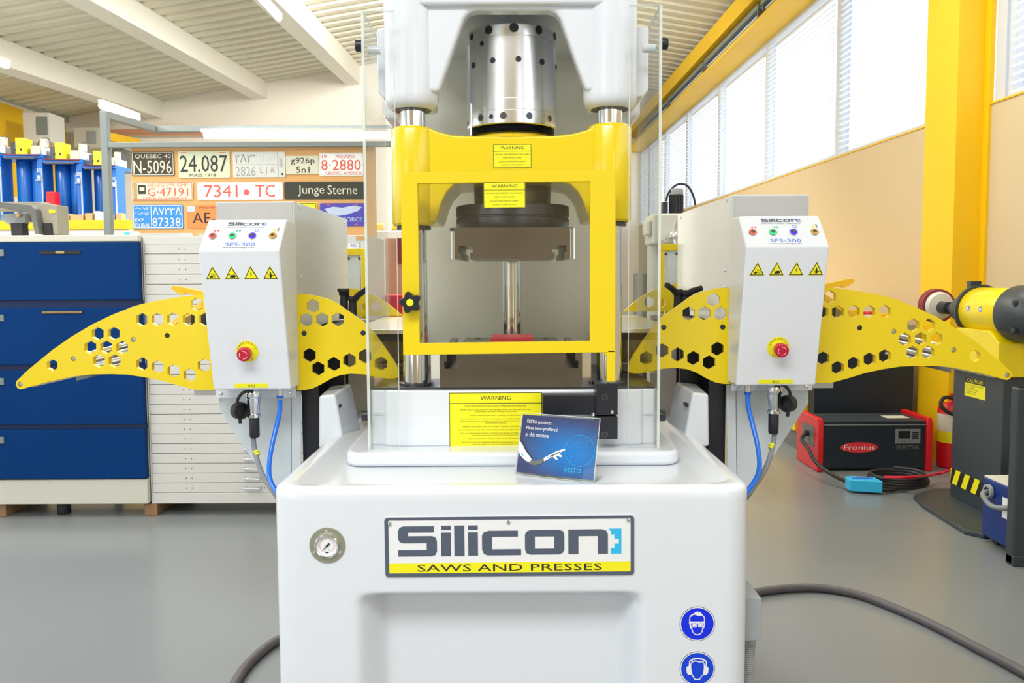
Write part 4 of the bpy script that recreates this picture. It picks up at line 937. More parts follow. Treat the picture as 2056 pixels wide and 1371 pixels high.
# unseen wall behind camera: tan with yellow columns, openings added for light and reflections
mb = MB('rear_wall'); RY = -3.6
for xa_, xb_, za_, zb_ in ((-7.8, -5.8, 0, 5.6), (-5.8, -2.4, 0, .4), (-5.8, -2.4, 3.6, 5.6), (-2.4, -1.6, 0, 5.6), (-1.6, 1.5, 0, 5.6), (1.5, 3.0, 0, .4), (1.5, 3.0, 3.6, 5.6), (3.0, 3.7, 0, 5.6)):
    mb.box(xa_, xb_, RY - .2, RY, za_, zb_)
struct(mb.build('wall_front'))
mb = MB('yellow_paint'); mb.box(.95, 1.25, RY, RY + .25, 0, 5.4); mb.box(-2.35, -2.05, RY, RY + .25, 0, 5.4); struct(mb.build('trim_14'))
# windows: frame, glass pane and blind per bay
edges = [yc1] + ys + [YR_]
bays = [(edges[i], edges[i + 1]) for i in range(len(edges) - 1)] + [(yw2 - 2.1, yw2), (yw2 - 4.2, yw2 - 2.1)]
for i, (a, b_) in enumerate(bays):
    mb = MB('win_frame'); t = .07
    mb.box(WD + .04, WD + .12, a, a + t, SILL, WT); mb.box(WD + .04, WD + .12, b_ - t, b_, SILL, WT); mb.box(WD + .04, WD + .12, a + t, b_ - t, SILL, SILL + .05); mb.box(WD + .04, WD + .12, a + t, b_ - t, WT - .05, WT)
    wf = struct(wxf(mb).build('window_%d' % (i + 1), None))
    mb = MB('window_glass'); mb.box(WD + .09, WD + .096, a + t, b_ - t, SILL + .05, WT - .05); wxf(mb).build('pane', wf)
    mb = MB('blind'); z = SILL + .03
    zt_ = WT - .05 if i >= 7 or True else SILL + .5
    while z < zt_:
        mb.hexv([(WD + .008, a + t, z + .006), (WD + .028, a + t, z - .001), (WD + .028, b_ - t, z - .001), (WD + .008, b_ - t, z + .006), (WD + .008, a + t, z + .0075), (WD + .028, a + t, z + .0005), (WD + .028, b_ - t, z + .0005), (WD + .008, b_ - t, z + .0075)]); z += .055
    o = wxf(mb).build('blind_slats', wf); o['kind'] = 'stuff'
mb = MB('win_frame'); mb.box(WD + .02, WD + .10, yw2, yc0 - .06, SILL, WT); struct(wxf(mb).build('trim_3'))
# ceiling deck: corrugated metal, gently pitched
def roofz(x, y):
    k = .049 if x < -1 else (.012 if x > 1 else .049 + (.012 - .049) * (x + 1) / 2)
    return 5.41 - .167 * abs(x) - k * (14.0 - y)
xsr = [-7.8, -1.0, 0.0, 1.0, 3.6]; rows = []; y = -4.0
while y < YR_ + .1: rows += [(y, 0), (y + .13, 0), (y + .16, .045), (y + .25, .045)]; y += .28
mb = MB('deck'); vs = [(x, yy, roofz(x, yy) + d) for yy, d in rows for x in xsr]; n = len(xsr)
mb.add(vs, [(i * n + j, i * n + j + 1, (i + 1) * n + j + 1, (i + 1) * n + j) for i in range(len(rows) - 1) for j in range(n - 1)]); struct(mb.build('ceiling'))
mb = MB('deck'); mb.box(-7.8, 0.9, YB - .06, YB, 4.0, 4.02)
for i, (xl, xr, z14) in enumerate(((-8.05 + .0, -7.72, 3.85), (-6.37, -6.06, 4.09), (-4.51, -4.24, 4.42), (-2.87, -2.62, 4.66))):
    if i == 0: continue
    mb = MB('beam_white'); zz_ = lambda yy: z14 - .049 * (14 - yy)
    mb.hexv([(xl, -4, zz_(-4)), (xr, -4, zz_(-4)), (xr, YB, zz_(YB)), (xl, YB, zz_(YB)), (xl, -4, roofz(xl, -4) + .01), (xr, -4, roofz(xr, -4) + .01), (xr, YB, roofz(xr, YB) + .01), (xl, YB, roofz(xl, YB) + .01)])
    struct(mb.build('trim_%d' % (i + 3)))
mb = MB('yellow_paint'); mb.box(2.98, 3.3, -4, YR_, 4.56, 4.80); struct(wxf(mb).build('trim_7'))
mb = MB('yellow_paint'); mb.box(2.96, 3.34, -4, YR_, 4.235, 4.275); struct(wxf(mb).build('trim_8'))
mb = MB('grey_plastic'); mb.box(3.2, 3.32, -4, YR_, 4.28, 4.56); struct(wxf(mb).build('trim_9'))
for i in range(5):
    a = 4.4 + i * 2.6
    t = thing('strip_light', ['grey strip light nearest the column under the yellow roof beam', 'second grey strip light from the column under the yellow roof beam', 'third grey strip light along the yellow roof beam', 'fourth grey strip light along the yellow roof beam', 'farthest grey strip light along the yellow roof beam'][i], 'lamp', (3.05, a, 4.4), 'grey strip lights along the yellow roof beam')
    mb = MB('frame_grey'); mb.box(3.04, 3.14, a, a + 2.5, 4.46, 4.52); wxf(mb).build('housing', t)
    mb = MB('win_frame'); mb.tube([(3.09, a + .05, 4.42), (3.09, a + 2.45, 4.42)], .018, 10); wxf(mb).build('fluorescent_tube', t)
    mb = MB('grey_dark'); mb.box(3.05, 3.13, a + .02, a + .06, 4.38, 4.46); mb.box(3.05, 3.13, a + 2.44, a + 2.48, 4.38, 4.46); mb.tube([(3.0, a + 2.46, 4.38), (3.2, a + 2.46, 4.38)], .01, 6); wxf(mb).build('bracket', t)
# hall lamps near the left beams
def tube_lamp(a, b_, r, label):
    mb = MB('lamp_on'); mb.tube([a, b_], r, 12); o = mb.build('fluorescent_tube', None); tag(o, label, 'lamp')
    o2 = MB('beam_white'); u = Vector((0, 0, r * 1.2)); d = (Vector(b_) - Vector(a)).normalized() * .02
    o2.bar(Vector(a) - d + u, Vector(b_) + d + u, r * 1.6, r * .8); o2.build('lamp_holder', o)
tube_lamp(P(205, 212, 5.0), P(276, 237, 6.0), .022, 'lit fluorescent tube along the slanting grey rail at the left')
tube_lamp(P(411, 271, 5.45), P(790, 271, 5.45), .025, 'lit horizontal fluorescent tube above the number plate board')
tube_lamp(P(525, -2, 7.0), P(560, 36, 7.6), .03, 'lit fluorescent tube under the white roof beam')
tube_lamp(P(-40, 112, 8.6), P(14, 131, 9.0), .04, 'lit fluorescent tube at the far upper left edge')

# ================================================================ blue cabinet and plan chest
YCa = 4.42
def pr(x0, x1, y0, y1, Y): 
    xm = (x0 + x1) / 2; ym = (y0 + y1) / 2
    return X_(x0, ym, Y), X_(x1, ym, Y), Z_(y1, Y, xm), Z_(y0, Y, xm)
root = thing('drawer_cabinet', 'wide blue drawer cabinet with grey frame at the far left', 'cabinet', (-2.4, 4.6, .1))
x0, x1, z0, z1 = pr(-260, 288, 473, 1013, YCa)
mb = MB('beige_metal'); zA = Z_(963, YCa, 150); mb.box(x0, x1, YCa, 4.86, z0, zA); mb.box(x0, x1, YCa - .01, 4.86, Z_(485, YCa, 150), z1); mb.box(x0, x1, YCa + .03, 4.86, zA, z1 - .01)
mb.build('carcase', root, .004)
for i, (a, b_) in enumerate(((487, 603), (618, 733), (745, 853), (863, 962))):
    X0, X1, Z0, Z1 = pr(-260, 286, a, b_, YCa - .01); X0, X1 = x0 + .004, x1 - .001
    mb = MB('blue_cabinet'); mb.box(X0, X1, YCa - .01, YCa + .03, Z0, Z1); d = mb.build('drawer', root, .004)
    mb = MB('blue_dark'); zb2 = Z_(b_ + (14 if i < 2 else 10), YCa, 150); mb.box(X0, X1, YCa + .012, YCa + .032, zb2 if i < 3 else Z0 - .001, Z0); mb.build('grip_recess', d)
    X0, X1, Z0, Z1 = pr(-10, 8, a + 14, a + 27, YCa - .012); mb = MB('frame_grey'); mb.box(X0, X1, YCa - .016, YCa - .01, Z0, Z1); mb.build('catch', d)
    if i < 2:
        X0, X1, Z0, Z1 = pr(79 if i == 0 else 83, 162 if i == 0 else 166, a + (16 if i == 0 else 6), a + (23 if i == 0 else 12), YCa - .012)
        mb = MB('print_black'); mb.box(X0, X1, YCa - .014, YCa - .01, Z0, Z1); mb.m('gold'); mb.box(X0 + (.09 if i == 0 else .005), X1 - (.09 if i == 0 else .005), YCa - .0148, YCa - .012, Z0 + .003, Z1 - .003)
        if i == 1: mb.m('maroon').text('TOOL SHARPENING BURR', front(YCa - .0149), X0 + .01, Z0 + .005, X1 - .01, Z1 - .005)
        mb.build('label_holder', d)
for (xa_, xb_, lab) in ((-60, 12, 'rough wooden bearer under the left end of the blue cabinet'),):
    X0, X1, Z0, Z1 = pr(xa_, xb_, 1015, 1048, YCa + .02); mb = MB('wood'); mb.box(X0, X1, YCa + .02, 4.85, 0, z0); tag(mb.build('wooden_bearer', None, .004), lab, 'beam')
X0, X1, Z0, Z1 = pr(98, 124, 1015, 1050, YCa); mb = MB('black_soft'); mb.cyl(((X0 + X1) / 2, YCa + .09, 0), (X1 - X0) / 2, z0, 'Z', 20, .004); mb.build('foot', root)
YPc = 4.45
root = thing('plan_chest', 'tall white plan chest with many shallow drawers beside the blue cabinet', 'cabinet', (-1.4, 4.7, .1))
x0, x1, z0p, z1 = pr(286, 742, 473, 1010, YPc); x0 = X_(288, 743, YCa) + .006
mb = MB('white_metal'); mb.box(x0, x1, YPc + .02, 5.02, z0p, z1)
xa_ = X_(298, 750, YPc); xb_ = X_(728, 750, YPc); za, zb_ = Z_(989, YPc, 500), Z_(489, YPc, 500)
mb.box(x0, xa_, YPc, YPc + .02, z0p, z1); mb.box(xb_, x1, YPc, YPc + .02, z0p, z1); mb.box(xa_, xb_, YPc, YPc + .02, zb_, z1); mb.box(xa_, xb_, YPc, YPc + .02, z0p, za)
mb.build('carcase', root, .002)
N = 25; dh = (zb_ - za) / N
dm = None
mb = MB('white_metal'); mb.box(xa_ + .002, xb_ - .002, YPc + .002, YPc + .019, za + .0035, za + dh)
mb.m('grey_dark')
for xx in (0.2, .235, .62, .66):
    X = xa_ + (xb_ - xa_) * xx * .8; mb.cyl((X, YPc + .0005, za + dh / 2), .0032, .003, 'Y', 8)
d0 = mb.build('drawer', root)
hb = MB('steel'); xh0, xh1 = X_(492, 920, YPc), X_(522, 920, YPc)
hb.tube([(xh0, YPc + .003, za + dh * .62), (xh0, YPc - .018, za + dh * .5), (xh1, YPc - .018, za + dh * .5), (xh1, YPc + .003, za + dh * .62)], .007, 8); h0 = hb.build('handle', d0)
for i in range(1, N):
    c = d0.copy(); COL.objects.link(c); c.parent = root; c.location.z = dh * i
    if i < 6: h = h0.copy(); COL.objects.link(h); h.parent = c
mb = MB('print_white'); X0, X1, Z0, Z1 = pr(690, 720, 488, 499, YPc - .003); mb.box(X0, X1, YPc - .003, YPc, Z0, Z1); mb.m('print_blue').text('M5', front(YPc - .003), X0 + .04, Z0 + .006, X1 - .012, Z1 - .006); mb.build('label', root)
mb = MB('board'); X0, X1, Z0, Z1 = pr(715, 735, 474, 482, YPc - .003); mb.box(X0, X1, YPc - .003, YPc, Z0, Z1); mb.build('label_holder', root)
X0, X1, Z0, Z1 = pr(290, 316, 1012, 1048, YPc); mb = MB('wood'); mb.box(X0, X1, YPc, 5.0, 0, z0p); tag(mb.build('wooden_bearer', None, .004), 'rough wooden bearer under the left end of the white plan chest', 'beam')
X0, X1, Z0, Z1 = pr(690, 716, 1012, 1048, YPc); mb = MB('wood'); mb.box(X0, X1, YPc, 5.0, 0, z0p); tag(mb.build('wooden_bearer', None, .004), 'wooden bearer under the right end of the white plan chest, hidden behind the press', 'beam')
# grey saw machine on the blue cabinet
root = thing('bench_saw', 'small grey bench saw standing on the blue cabinet at the left edge', 'machine', tuple(P(60, 470, 4.6)))
def zx(pts, Y): return [(X_(x, y, Y), Z_(y, Y, x)) for x, y in pts]
ztc = Z_(473, YCa, 150)
mb = MB('tan_bench'); mb.plate(zx([(85, 407), (118, 412), (120, 472), (88, 472)], 4.62), a=4.6, b=4.72); mb.build('upright', root, .004)
mb = MB('grey_dark'); mb.plate(zx([(-40, 402), (0, 405), (66, 412), (74, 420), (83, 470), (74, 470), (64, 428), (0, 417), (-40, 415)], 4.56), a=4.54, b=4.60); mb.build('saw_bow', root, .004)
mb = MB('tan_bench'); mb.plate(zx([(-40, 405), (85, 405), (85, 445), (50, 445), (45, 425), (-40, 422)], 4.66), a=4.66, b=4.75); mb.build('housing', root, .004)
mb = MB('grey_plastic'); mb.plate(zx([(10, 430), (60, 428), (55, 450), (30, 455), (8, 442)], 4.64), a=4.61, b=4.66); mb.m('gold').cyl((X_(38, 432, 4.6), 4.585, Z_(432, 4.6, 38)), .012, .03, 'Y', 12); mb.build('motor', root, .003)
for a, b_ in ((25, 48), (90, 105)):
    mb = MB('black_soft'); mb.plate(zx([(a, 448), (b_, 448), (b_ + 2, 473), (a + 2, 473)], 4.6), a=4.58, b=4.64); mb.build('leg', root, .002)
mb = MB('yellow_sticker'); mb.plate(zx([(103, 421), (115, 422), (115, 428), (103, 428)], 4.62), a=4.597, b=4.6); mb.build('sticker', root)
X0, X1, Z0, Z1 = pr(255, 264, 464, 473, 4.6); mb = MB('print_cyan'); mb.cyl((X0, 4.6, ztc), .015, .026, 'Z', 12, .003); tag(mb.build('small_jar', None), 'tiny light blue jar on the right end of the blue cabinet', 'jar')
mb = MB('print_white'); mb.cyl((X1 + .03, 4.6, ztc), .018, .03, 'Z', 12, .003); tag(mb.build('small_jar', None), 'tiny white jar on the right end of the blue cabinet', 'jar')

# ================================================================ grey steel gantry and the plate board
root = thing('steel_gantry', 'grey square-tube gantry frame around the number plate board', 'frame', (-2.5, 4.9, 0))
YG = 4.98; t = .07
X0 = X_(211, 350, YG); ZT = Z_(222, YG, 211); Z1 = Z_(290, YG, 400); ZT2 = Z_(258, 5.6, 500); XR = X_(1000, 300, YG)
mb = MB('frame_grey'); mb.box(X0 - .022, X0 + .022, YG, YG + .045, 0, ZT); mb.build('post', root, .004)
mb = MB('frame_grey'); mb.box(X0 + .022, XR, YG, YG + .04, Z1 - .016, Z1 + .016); mb.build('cross_rail', root, .004)
mb = MB('frame_grey'); X1g = X_(310, 258, 5.6); mb.bar((X0, YG + .022, ZT - .02), (X1g, 5.6, ZT2), .045, .045); mb.build('depth_rail', root, .003)
mb = MB('frame_grey'); mb.box(X1g - .02, XR, 5.58, 5.62, ZT2 - .022, ZT2 + .018); mb.build('top_rail', root, .004)
YBd = 4.93
X0, X1, Z0, Z1 = pr(258, 752, 296, 520, YBd + .05); mb = MB('board'); 
bd = None
mb = MB('board'); mb.box(X0, X1, 5.03, 5.05, Z0 - .8, Z1 + .012); bd = mb.build('display_board', None, .002); tag(bd, 'brown wooden board covered with old number plates', 'board')
YP = 5.028
def plate_(px, m_, label, draw, rim=None, edge=None, r=.008):
    X0, X1, Z0, Z1 = pr(*px, YP); W_, H_ = X1 - X0, Z1 - Z0; fr = frame((X0, YP - .002, Z0), (1, 0, 0), (0, 0, 1), (0, -1, 0))
    mb = MB(m_); mb.plate(rrect(0, 0, W_, H_, r, 3), a=-.0016, b=.002, M=fr)
    if rim: mb.m(rim); border(mb, fr, .004, .004, W_ - .004, H_ - .004, .004, .0026, r * .7)
    T = lambda st, a, b_, c, d, m2, lift=.003: mb.m(m2).text(st, fr, a * W_, (1 - d) * H_, c * W_, (1 - b_) * H_, lift)
    R = lambda a, b_, c, d, m2, lift=.0026: mb.m(m2).rect(fr, a * W_, (1 - d) * H_, c * W_, (1 - b_) * H_, lift)
    draw(mb, fr, W_, H_, T, R)
    tag(mb.build('number_plate', None), label, 'number plate', 'number plates on the brown board')
def d(mb, fr, W_, H_, T, R): T('QUEBEC 40', .08, .10, .93, .30, 'pl_cream'); T('N-5096', .04, .36, .94, .90, 'pl_cream')
plate_((265, 350, 305, 353), 'pl_black', 'black number plate reading N-5096, first in the top row', d, 'pl_cream')
def d(mb, fr, W_, H_, T, R): T('24.087', .03, .15, .95, .78, 'print_black'); T('MASS 1918', .21, .84, .72, .96, 'print_black'); R(.05, .04, .16, .07, 'pl_red'); R(.8, .04, .92, .07, 'pl_red')
plate_((359, 462, 304, 357), 'pl_green', 'pale green number plate reading 24.087', d)
def d(mb, fr, W_, H_, T, R): T('2826', .05, .58, .43, .95, 'grey_plastic'); T('L J A', .52, .60, .80, .92, 'grey_plastic'); T('٢Λ٢٦', .05, .10, .45, .42, 'frame_grey'); T('ل ي ا', .52, .12, .80, .42, 'pl_lightblue'); R(.02, .49, .84, .505, 'grey_plastic'); R(.855, 0.02, .865, .98, 'frame_grey'); T('KSA', .89, .25, .95, .62, 'grey_plastic'); mb.m('print_black').flat([(W_ * .90, H_ * .12), (W_ * .96, H_ * .18), (W_ * .96, H_ * .06)], fr, .0028)
plate_((468, 573, 305, 356), 'pl_grey', 'faded grey-white two-line number plate reading 2826', d)
def d(mb, fr, W_, H_, T, R): T('g926p', .16, .10, .88, .50, 'print_black'); T('5n1', .32, .58, .72, .92, 'print_black')
plate_((574, 640, 313, 350), 'pl_cream', 'small cream number plate with two lines of black figures', d, 'pl_green')
def d(mb, fr, W_, H_, T, R): T('8·2880', .05, .30, .95, .76, 'pl_red'); T('PANAMA', .38, .08, .82, .24, 'pl_red'); T('19', .07, .08, .17, .24, 'pl_red'); T('CENTRO AMERICA', .14, .81, .97, .95, 'pl_red')
plate_((641, 729, 307, 353), 'print_white', 'white number plate with red figures 8-2880, last in the top row', d, 'pl_grey')
def d(mb, fr, W_, H_, T, R):
    T('G·47191', .26, .34, .92, .78, 'pl_red'); T('CAPITAL DE LA REPUBLICA', .18, .84, .9, .94, 'pl_red'); T('DELEG VPS GMP', .27, .10, .92, .26, 'pl_orange'); R(.03, .06, .09, .94, 'gold'); R(.11, .18, .23, .66, 'pl_dark'); R(.13, .3, .21, .5, 'pl_green', .0028)
plate_((265, 388, 365, 402), 'pl_cream', 'cream number plate with red rim and red figures 47191', d, 'pl_red')
def d(mb, fr, W_, H_, T, R): T('7341', .08, .15, .47, .86, 'pl_red'); T('TC', .68, .15, .91, .86, 'pl_red'); mb.m('pl_red').flat(circ(W_ * .575, H_ * .42, H_ * .17, 14), fr, .0028); R(.03, .42, .04, .5, 'grey_dark'); R(.96, .42, .97, .5, 'grey_dark')
plate_((397, 568, 366, 401), 'print_white', 'long white number plate reading 7341 TC in red', d)
def d(mb, fr, W_, H_, T, R): T('Junge', .17, .20, .50, .84, 'pl_cream'); T('Sterne', .54, .20, .91, .72, 'pl_cream')
plate_((571, 732, 365, 400), 'pl_dark', 'long black plate with cream words beside the 7341 TC plate', d)
def d(mb, fr, W_, H_, T, R): T('ΛV٣٣Λ', .40, .10, .97, .44, 'print_white'); T('87338', .39, .55, .95, .90, 'print_white'); T('EXP', .05, .57, .22, .70, 'print_white'); T('DUBAI', .05, .78, .32, .93, 'print_white'); R(.365, .03, .375, .97, 'print_white'); T('دبي', .05, .1, .32, .22, 'print_white'); T('تصدير', .05, .3, .32, .46, 'print_white')
plate_((267, 368, 411, 459), 'pl_blue', 'blue number plate reading 87338, first in the third row', d, 'print_white')
def d(mb, fr, W_, H_, T, R): T('AE-3', .11, .32, .70, .78, 'print_black'); T('72', .76, .32, .95, .78, 'print_black'); R(0.01, .02, .16, .28, 'pl_lightblue'); T('PROVINCIA', .25, .06, .75, .15, 'maroon')
plate_((376, 478, 412, 458), 'pl_orange', 'orange number plate reading AE-3, partly behind the left feed unit', d)
def d(mb, fr, W_, H_, T, R): mb.m('pl_lightblue').flat([(W_ * .1, H_ * .75), (W_ * .3, H_ * .85), (W_ * .5, H_ * .8), (W_ * .75, H_ * .9), (W_ * .95, H_ * .82), (W_ * .85, H_ * .65), (W_ * .6, H_ * .5), (W_ * .4, H_ * .45), (W_ * .2, H_ * .55)], fr, .0027); T('US AIR FORCE', .08, .62, .95, .80, 'pl_lightblue'); R(.15, .05, .22, .09, 'pl_red'); R(.78, .05, .85, .09, 'pl_red'); R(.78, .9, .85, .94, 'pl_red')
plate_((643, 732, 408, 454), 'pl_navy', 'dark violet-blue number plate with pale map, right end of the third row', d)
def d(mb, fr, W_, H_, T, R): pass
plate_((555, 637, 407, 455), 'yellow_sticker', 'yellow number plate behind the left feed unit, only its corner showing', d, 'print_black')
plate_((266, 388, 468, 520), 'pl_grey', 'pale number plate in the bottom row above the plan chest, its top edge showing', d, 'pl_lightblue')
plate_((398, 520, 468, 520), 'pl_cream', 'cream number plate in the bottom row hidden by the feed unit', d, 'grey_dark')

# ================================================================ blue cylinder machines on the yellow shelf, far left
YT = 7.6
Zsh = Z_(442, YT, 120)
root = thing('yellow_shelf', 'long yellow steel shelf carrying the blue machines at the far left', 'shelf', (-4.5, YT, 0))
X0, X1, Z0, Z1 = pr(-60, 257, 442, 462, YT)
mb = MB('yellow_paint'); mb.box(X0, X1, YT, 8.6, Zsh - .09, Zsh); mb.build('beam', root, .006)
mb = MB('white_metal'); mb.box(X0, X1, YT + .02, 8.55, Zsh - .14, Zsh - .09); mb.build('under_rail', root)
for x in (X0 + .05, X1 - .05):
    for y in (YT + .03, 8.5): mb = MB('yellow_paint'); mb.box(x - .04, x + .04, y, y + .08, 0, Zsh - .14); mb.build('leg', root)
def blue_machine(px_, lab, sc_=1.0, yoff=0):
    X = X_(px_, 400, YT); k = YT / F * sc_
    root = thing('cylinder_machine', lab, 'machine', (X, YT + .3, Zsh), 'blue cylinder machines on the yellow shelf')
    H = 130 * k - yoff * k
    for dx in (0, 32):
        mb = MB('blue_tank'); mb.cyl((X + dx * k, YT + .32, Zsh), 15.5 * k, H, 'Z', 28, .008); mb.build('cylinder', root)
    mb = MB('blue_tank'); mb.box(X + 48 * k, X + 61 * k, YT + .12, YT + .30, Zsh, Zsh + H + .01); mb.build('column', root, .01)
    mb = MB('print_white'); mb.text('300', front(YT + .119), X + 49 * k, Zsh + H * .78, X + 60 * k, Zsh + H * .84); mb.build('lettering', root)
    mb = MB('blue_tank'); mb.box(X - 15.5 * k, X + 61 * k, YT + .1, YT + .55, Zsh + H, Zsh + H + 8 * k); mb.m('maroon').tube([(X - 15 * k, YT + .09, Zsh + H + 7 * k), (X + 60 * k, YT + .09, Zsh + H + 5 * k)], 1.4 * k, 6); mb.m('dark_steel').box(X - 10 * k, X + 50 * k, YT + .08, YT + .1, Zsh + H - 3 * k, Zsh + H + 1 * k); mb.build('top_plate', root, .004)
    z = Zsh + H + 8 * k
    mb = MB('yellow_sticker'); mb.box(X + 4 * k, X + 20 * k, YT + .15, YT + .3, z, z + 34 * k); mb.m('print_black').box(X + 13 * k, X + 17 * k, YT + .148, YT + .151, z + 8 * k, z + 13 * k); mb.build('controller', root, .004)
    mb = MB('dark_steel'); mb.box(X - 6 * k, X + 4 * k, YT + .15, YT + .28, z, z + 26 * k); mb.cyl((X + 2 * k, YT + .14, z + 12 * k), 3 * k, .05, 'Y', 10); mb.build('motor', root, .004)
    mb = MB('pl_cream'); mb.box(X + 28 * k, X + 48 * k, YT + .2, YT + .35, z, z + 20 * k); mb.m('print_white').box(X + 49 * k, X + 60 * k, YT + .2, YT + .35, z, z + 16 * k); mb.m('beige_metal').cyl((X + 44 * k, YT + .3, z + 20 * k), 8 * k, 16 * k, 'Z', 14); mb.build('terminal_box', root, .004)
    mb = MB('cable_dark'); mb.tube([(X + 30 * k, YT + .3, z + 20 * k), (X + 38 * k, YT + .28, z + 34 * k), (X + 54 * k, YT + .28, z + 38 * k), (X + 59 * k, YT + .3, z + 24 * k)], 1.1 * k, 6, step=4); mb.build('cable', root)
    mb = MB('pl_lightblue'); mb.tube([(X + 60 * k, YT + .11, Zsh + H * .78), (X + 60 * k, YT + .11, Zsh + H * .5), (X + 60 * k, YT + .11, Zsh + H * .1)], 1.6 * k, 6); mb.box(X + 49 * k, X + 59 * k, YT + .09, YT + .12, Zsh + H * .64, Zsh + H * .66); mb.cyl((X + 56 * k, YT + .1, Zsh + H * .66), 4 * k, 8 * k, 'Z', 8); mb.build('pipework', root)
blue_machine(-72, 'blue twin cylinder machine cut by the left edge of the photo')
blue_machine(12, 'leftmost whole blue twin cylinder machine on the yellow shelf', 1.0, 4)
blue_machine(92, 'middle blue twin cylinder machine with white pipework on the yellow shelf', 1.0, 14)
blue_machine(170, 'rightmost blue twin cylinder machine behind the grey gantry post', .86, 8)
X0, X1, Z0, Z1 = pr(79, 97, 378, 408, YT - .1); mb = MB('red_plastic'); mb.box(X0, X1, YT - .02 + .02, YT + .1, Zsh, Zsh + .27); o = mb.build('red_motor', None, .01); tag(o, 'small red box unit standing in front of the blue machines', 'box')
for i, (a, b_, c) in enumerate(((128, 142, 431), (142, 170, 433), (172, 188, 430), (214, 224, 432), (233, 247, 430))):
    X0, X1, Z0, Z1 = pr(a, b_, c, 444, YT + .02); mb = MB('cardboard'); mb.box(X0, X1 - .01, YT + .01, YT + .10, Zsh, Z1 + .01)
    tag(mb.build('cardboard_box', None, .003), ['small cardboard box below the middle blue machine, leftmost', 'wide cardboard box below the middle blue machine', 'small cardboard box left of the grey gantry post', 'small cardboard box right of the grey gantry post', 'cardboard box at the right end of the yellow shelf'][i], 'box', 'cardboard boxes on the yellow shelf')
for i, (a, b_) in enumerate(((119, 128), (191, 201))):
    X0, X1, Z0, Z1 = pr(a, b_, 424, 442, YT + .02); mb = MB('print_white'); mb.box(X0, X1 - .004, YT + .01, YT + .1, Zsh, Z1)
    tag(mb.build('white_carton', None, .003), ['white carton left of the cardboard boxes on the yellow shelf', 'white carton beside the grey gantry post'][i], 'box')
# things on the left and back walls
mb = MB('yellow_paint'); q = lambda y0, y1, z0, z1: mb.box(-7.7, -7.685, y0, y1, z0, z1)
q(10.6, 12.75, 2.6, 3.98); struct(mb.build('trim_10'))
mb = MB('yellow_paint'); q(13.2, 13.95, 2.6, 3.95); struct(mb.build('trim_11'))
mb = MB('olive_wall'); q(9.0, 14.05, 4.02, 4.35); struct(mb.build('trim_12'))
X0, X1, Z0, Z1 = pr(46, 100, 226, 285, 12.0); mb = MB('white_metal'); mb.box(X0, X1, 12.0, 12.4, Z0, Z1); mb.m('frame_grey').box(X0 + .2, X1 - .03, 11.99, 12.0, Z0 + .1, Z1 - .06); tag(mb.build('wall_cabinet', None, .01), 'white cabinet with grey window high up at the far left', 'cabinet')
X0, X1, Z0, Z1 = pr(148, 198, 256, 296, 13.7); mb = MB('beige_metal'); mb.box(X0, X1, 13.7, YB, Z0, Z1); mb.m('grey_plastic').box(X0 + .22, X1 - .04, 13.69, 13.7, Z0 + .06, Z1 - .06); tag(mb.build('wall_cabinet', None, .01), 'grey electrical cabinet on the back wall left of the gantry post', 'cabinet')
X0, X1, Z0, Z1 = pr(225, 246, 297, 338, 13.8); mb = MB('frame_grey'); mb.box(X0, X1, 13.8, YB, Z0, Z1); mb.m('white_metal').box(X0 + .05, X1 - .05, 13.79, 13.8, Z0 + .12, Z1 - .1); tag(mb.build('wall_cabinet', None, .01), 'small grey control panel on the back wall right of the gantry post', 'panel')
for i, yy in enumerate((262, 266.5, 271)):
    a = P(150, yy + (0 if i else 0), 13.95); b_ = P(1000, yy, 13.95); mb = MB('copper_pipe'); mb.tube([a, (b_.x, b_.y, a.z)], .016, 8)
    tag(mb.build('copper_pipe', None), ['uppermost of three copper pipes on the back wall', 'middle of three copper pipes on the back wall', 'lowest of three copper pipes on the back wall'][i], 'pipe', 'copper pipes on the back wall')
a = P(215, 274, 12.5); b_ = P(275, 287, 13.5); mb = MB('yellow_paint'); mb.bar(a, b_, .12, .12); tag(mb.build('crane_arm', None), 'yellow crane arm by the back wall right of the gantry post', 'beam')
# between the plan chest and the press
X0, X1, Z0, Z1 = pr(774, 850, 478, 592, 5.3); mb = MB('copper_board'); mb.box(X0, X1, 5.3, 5.5, 0, Z1); tag(mb.build('tall_panel', None, .004), 'tall copper brown panel just left of the yellow guard frame', 'panel')
X0, X1, Z0, Z1 = pr(796, 840, 478, 528, 5.28); mb = MB('maroon'); mb.box(X0, X1, 5.28, 5.298, Z0, Z1); tag(mb.build('maroon_poster', None), 'maroon poster on the copper brown panel', 'poster')
X0, X1, Z0, Z1 = pr(770, 840, 592, 615, 4.9); mb = MB('red_bright'); mb.box(X0, X1, 4.95, 5.2, 0, Z1); tag(mb.build('red_cabinet', None, .01), 'dark red cabinet behind the left guard knob', 'cabinet')
root = thing('tool_machine', 'small yellow and white machine seen through the left acrylic guard', 'machine', tuple(P(772, 466, 6.5)))
X0, X1, Z0, Z1 = pr(754, 850, 448, 463, 6.5); mb = MB('yellow_paint'); mb.box(X0, X1, 6.5, 7.0, Z0, Z1); mb.build('body', root, .02)
mb = MB('white_metal'); mb.cyl((X_(778, 456, 6.45), 6.45, Z_(456, 6.45, 778)), .035, .06, 'Y', 16, .004); mb.build('wheel', root)
X0, X1, Z0, Z1 = pr(745, 850, 463, 480, 6.4); mb = MB('white_metal'); mb.box(X0, X1, 6.4, 7.1, 0, Z1); mb.build('stand', root, .01)

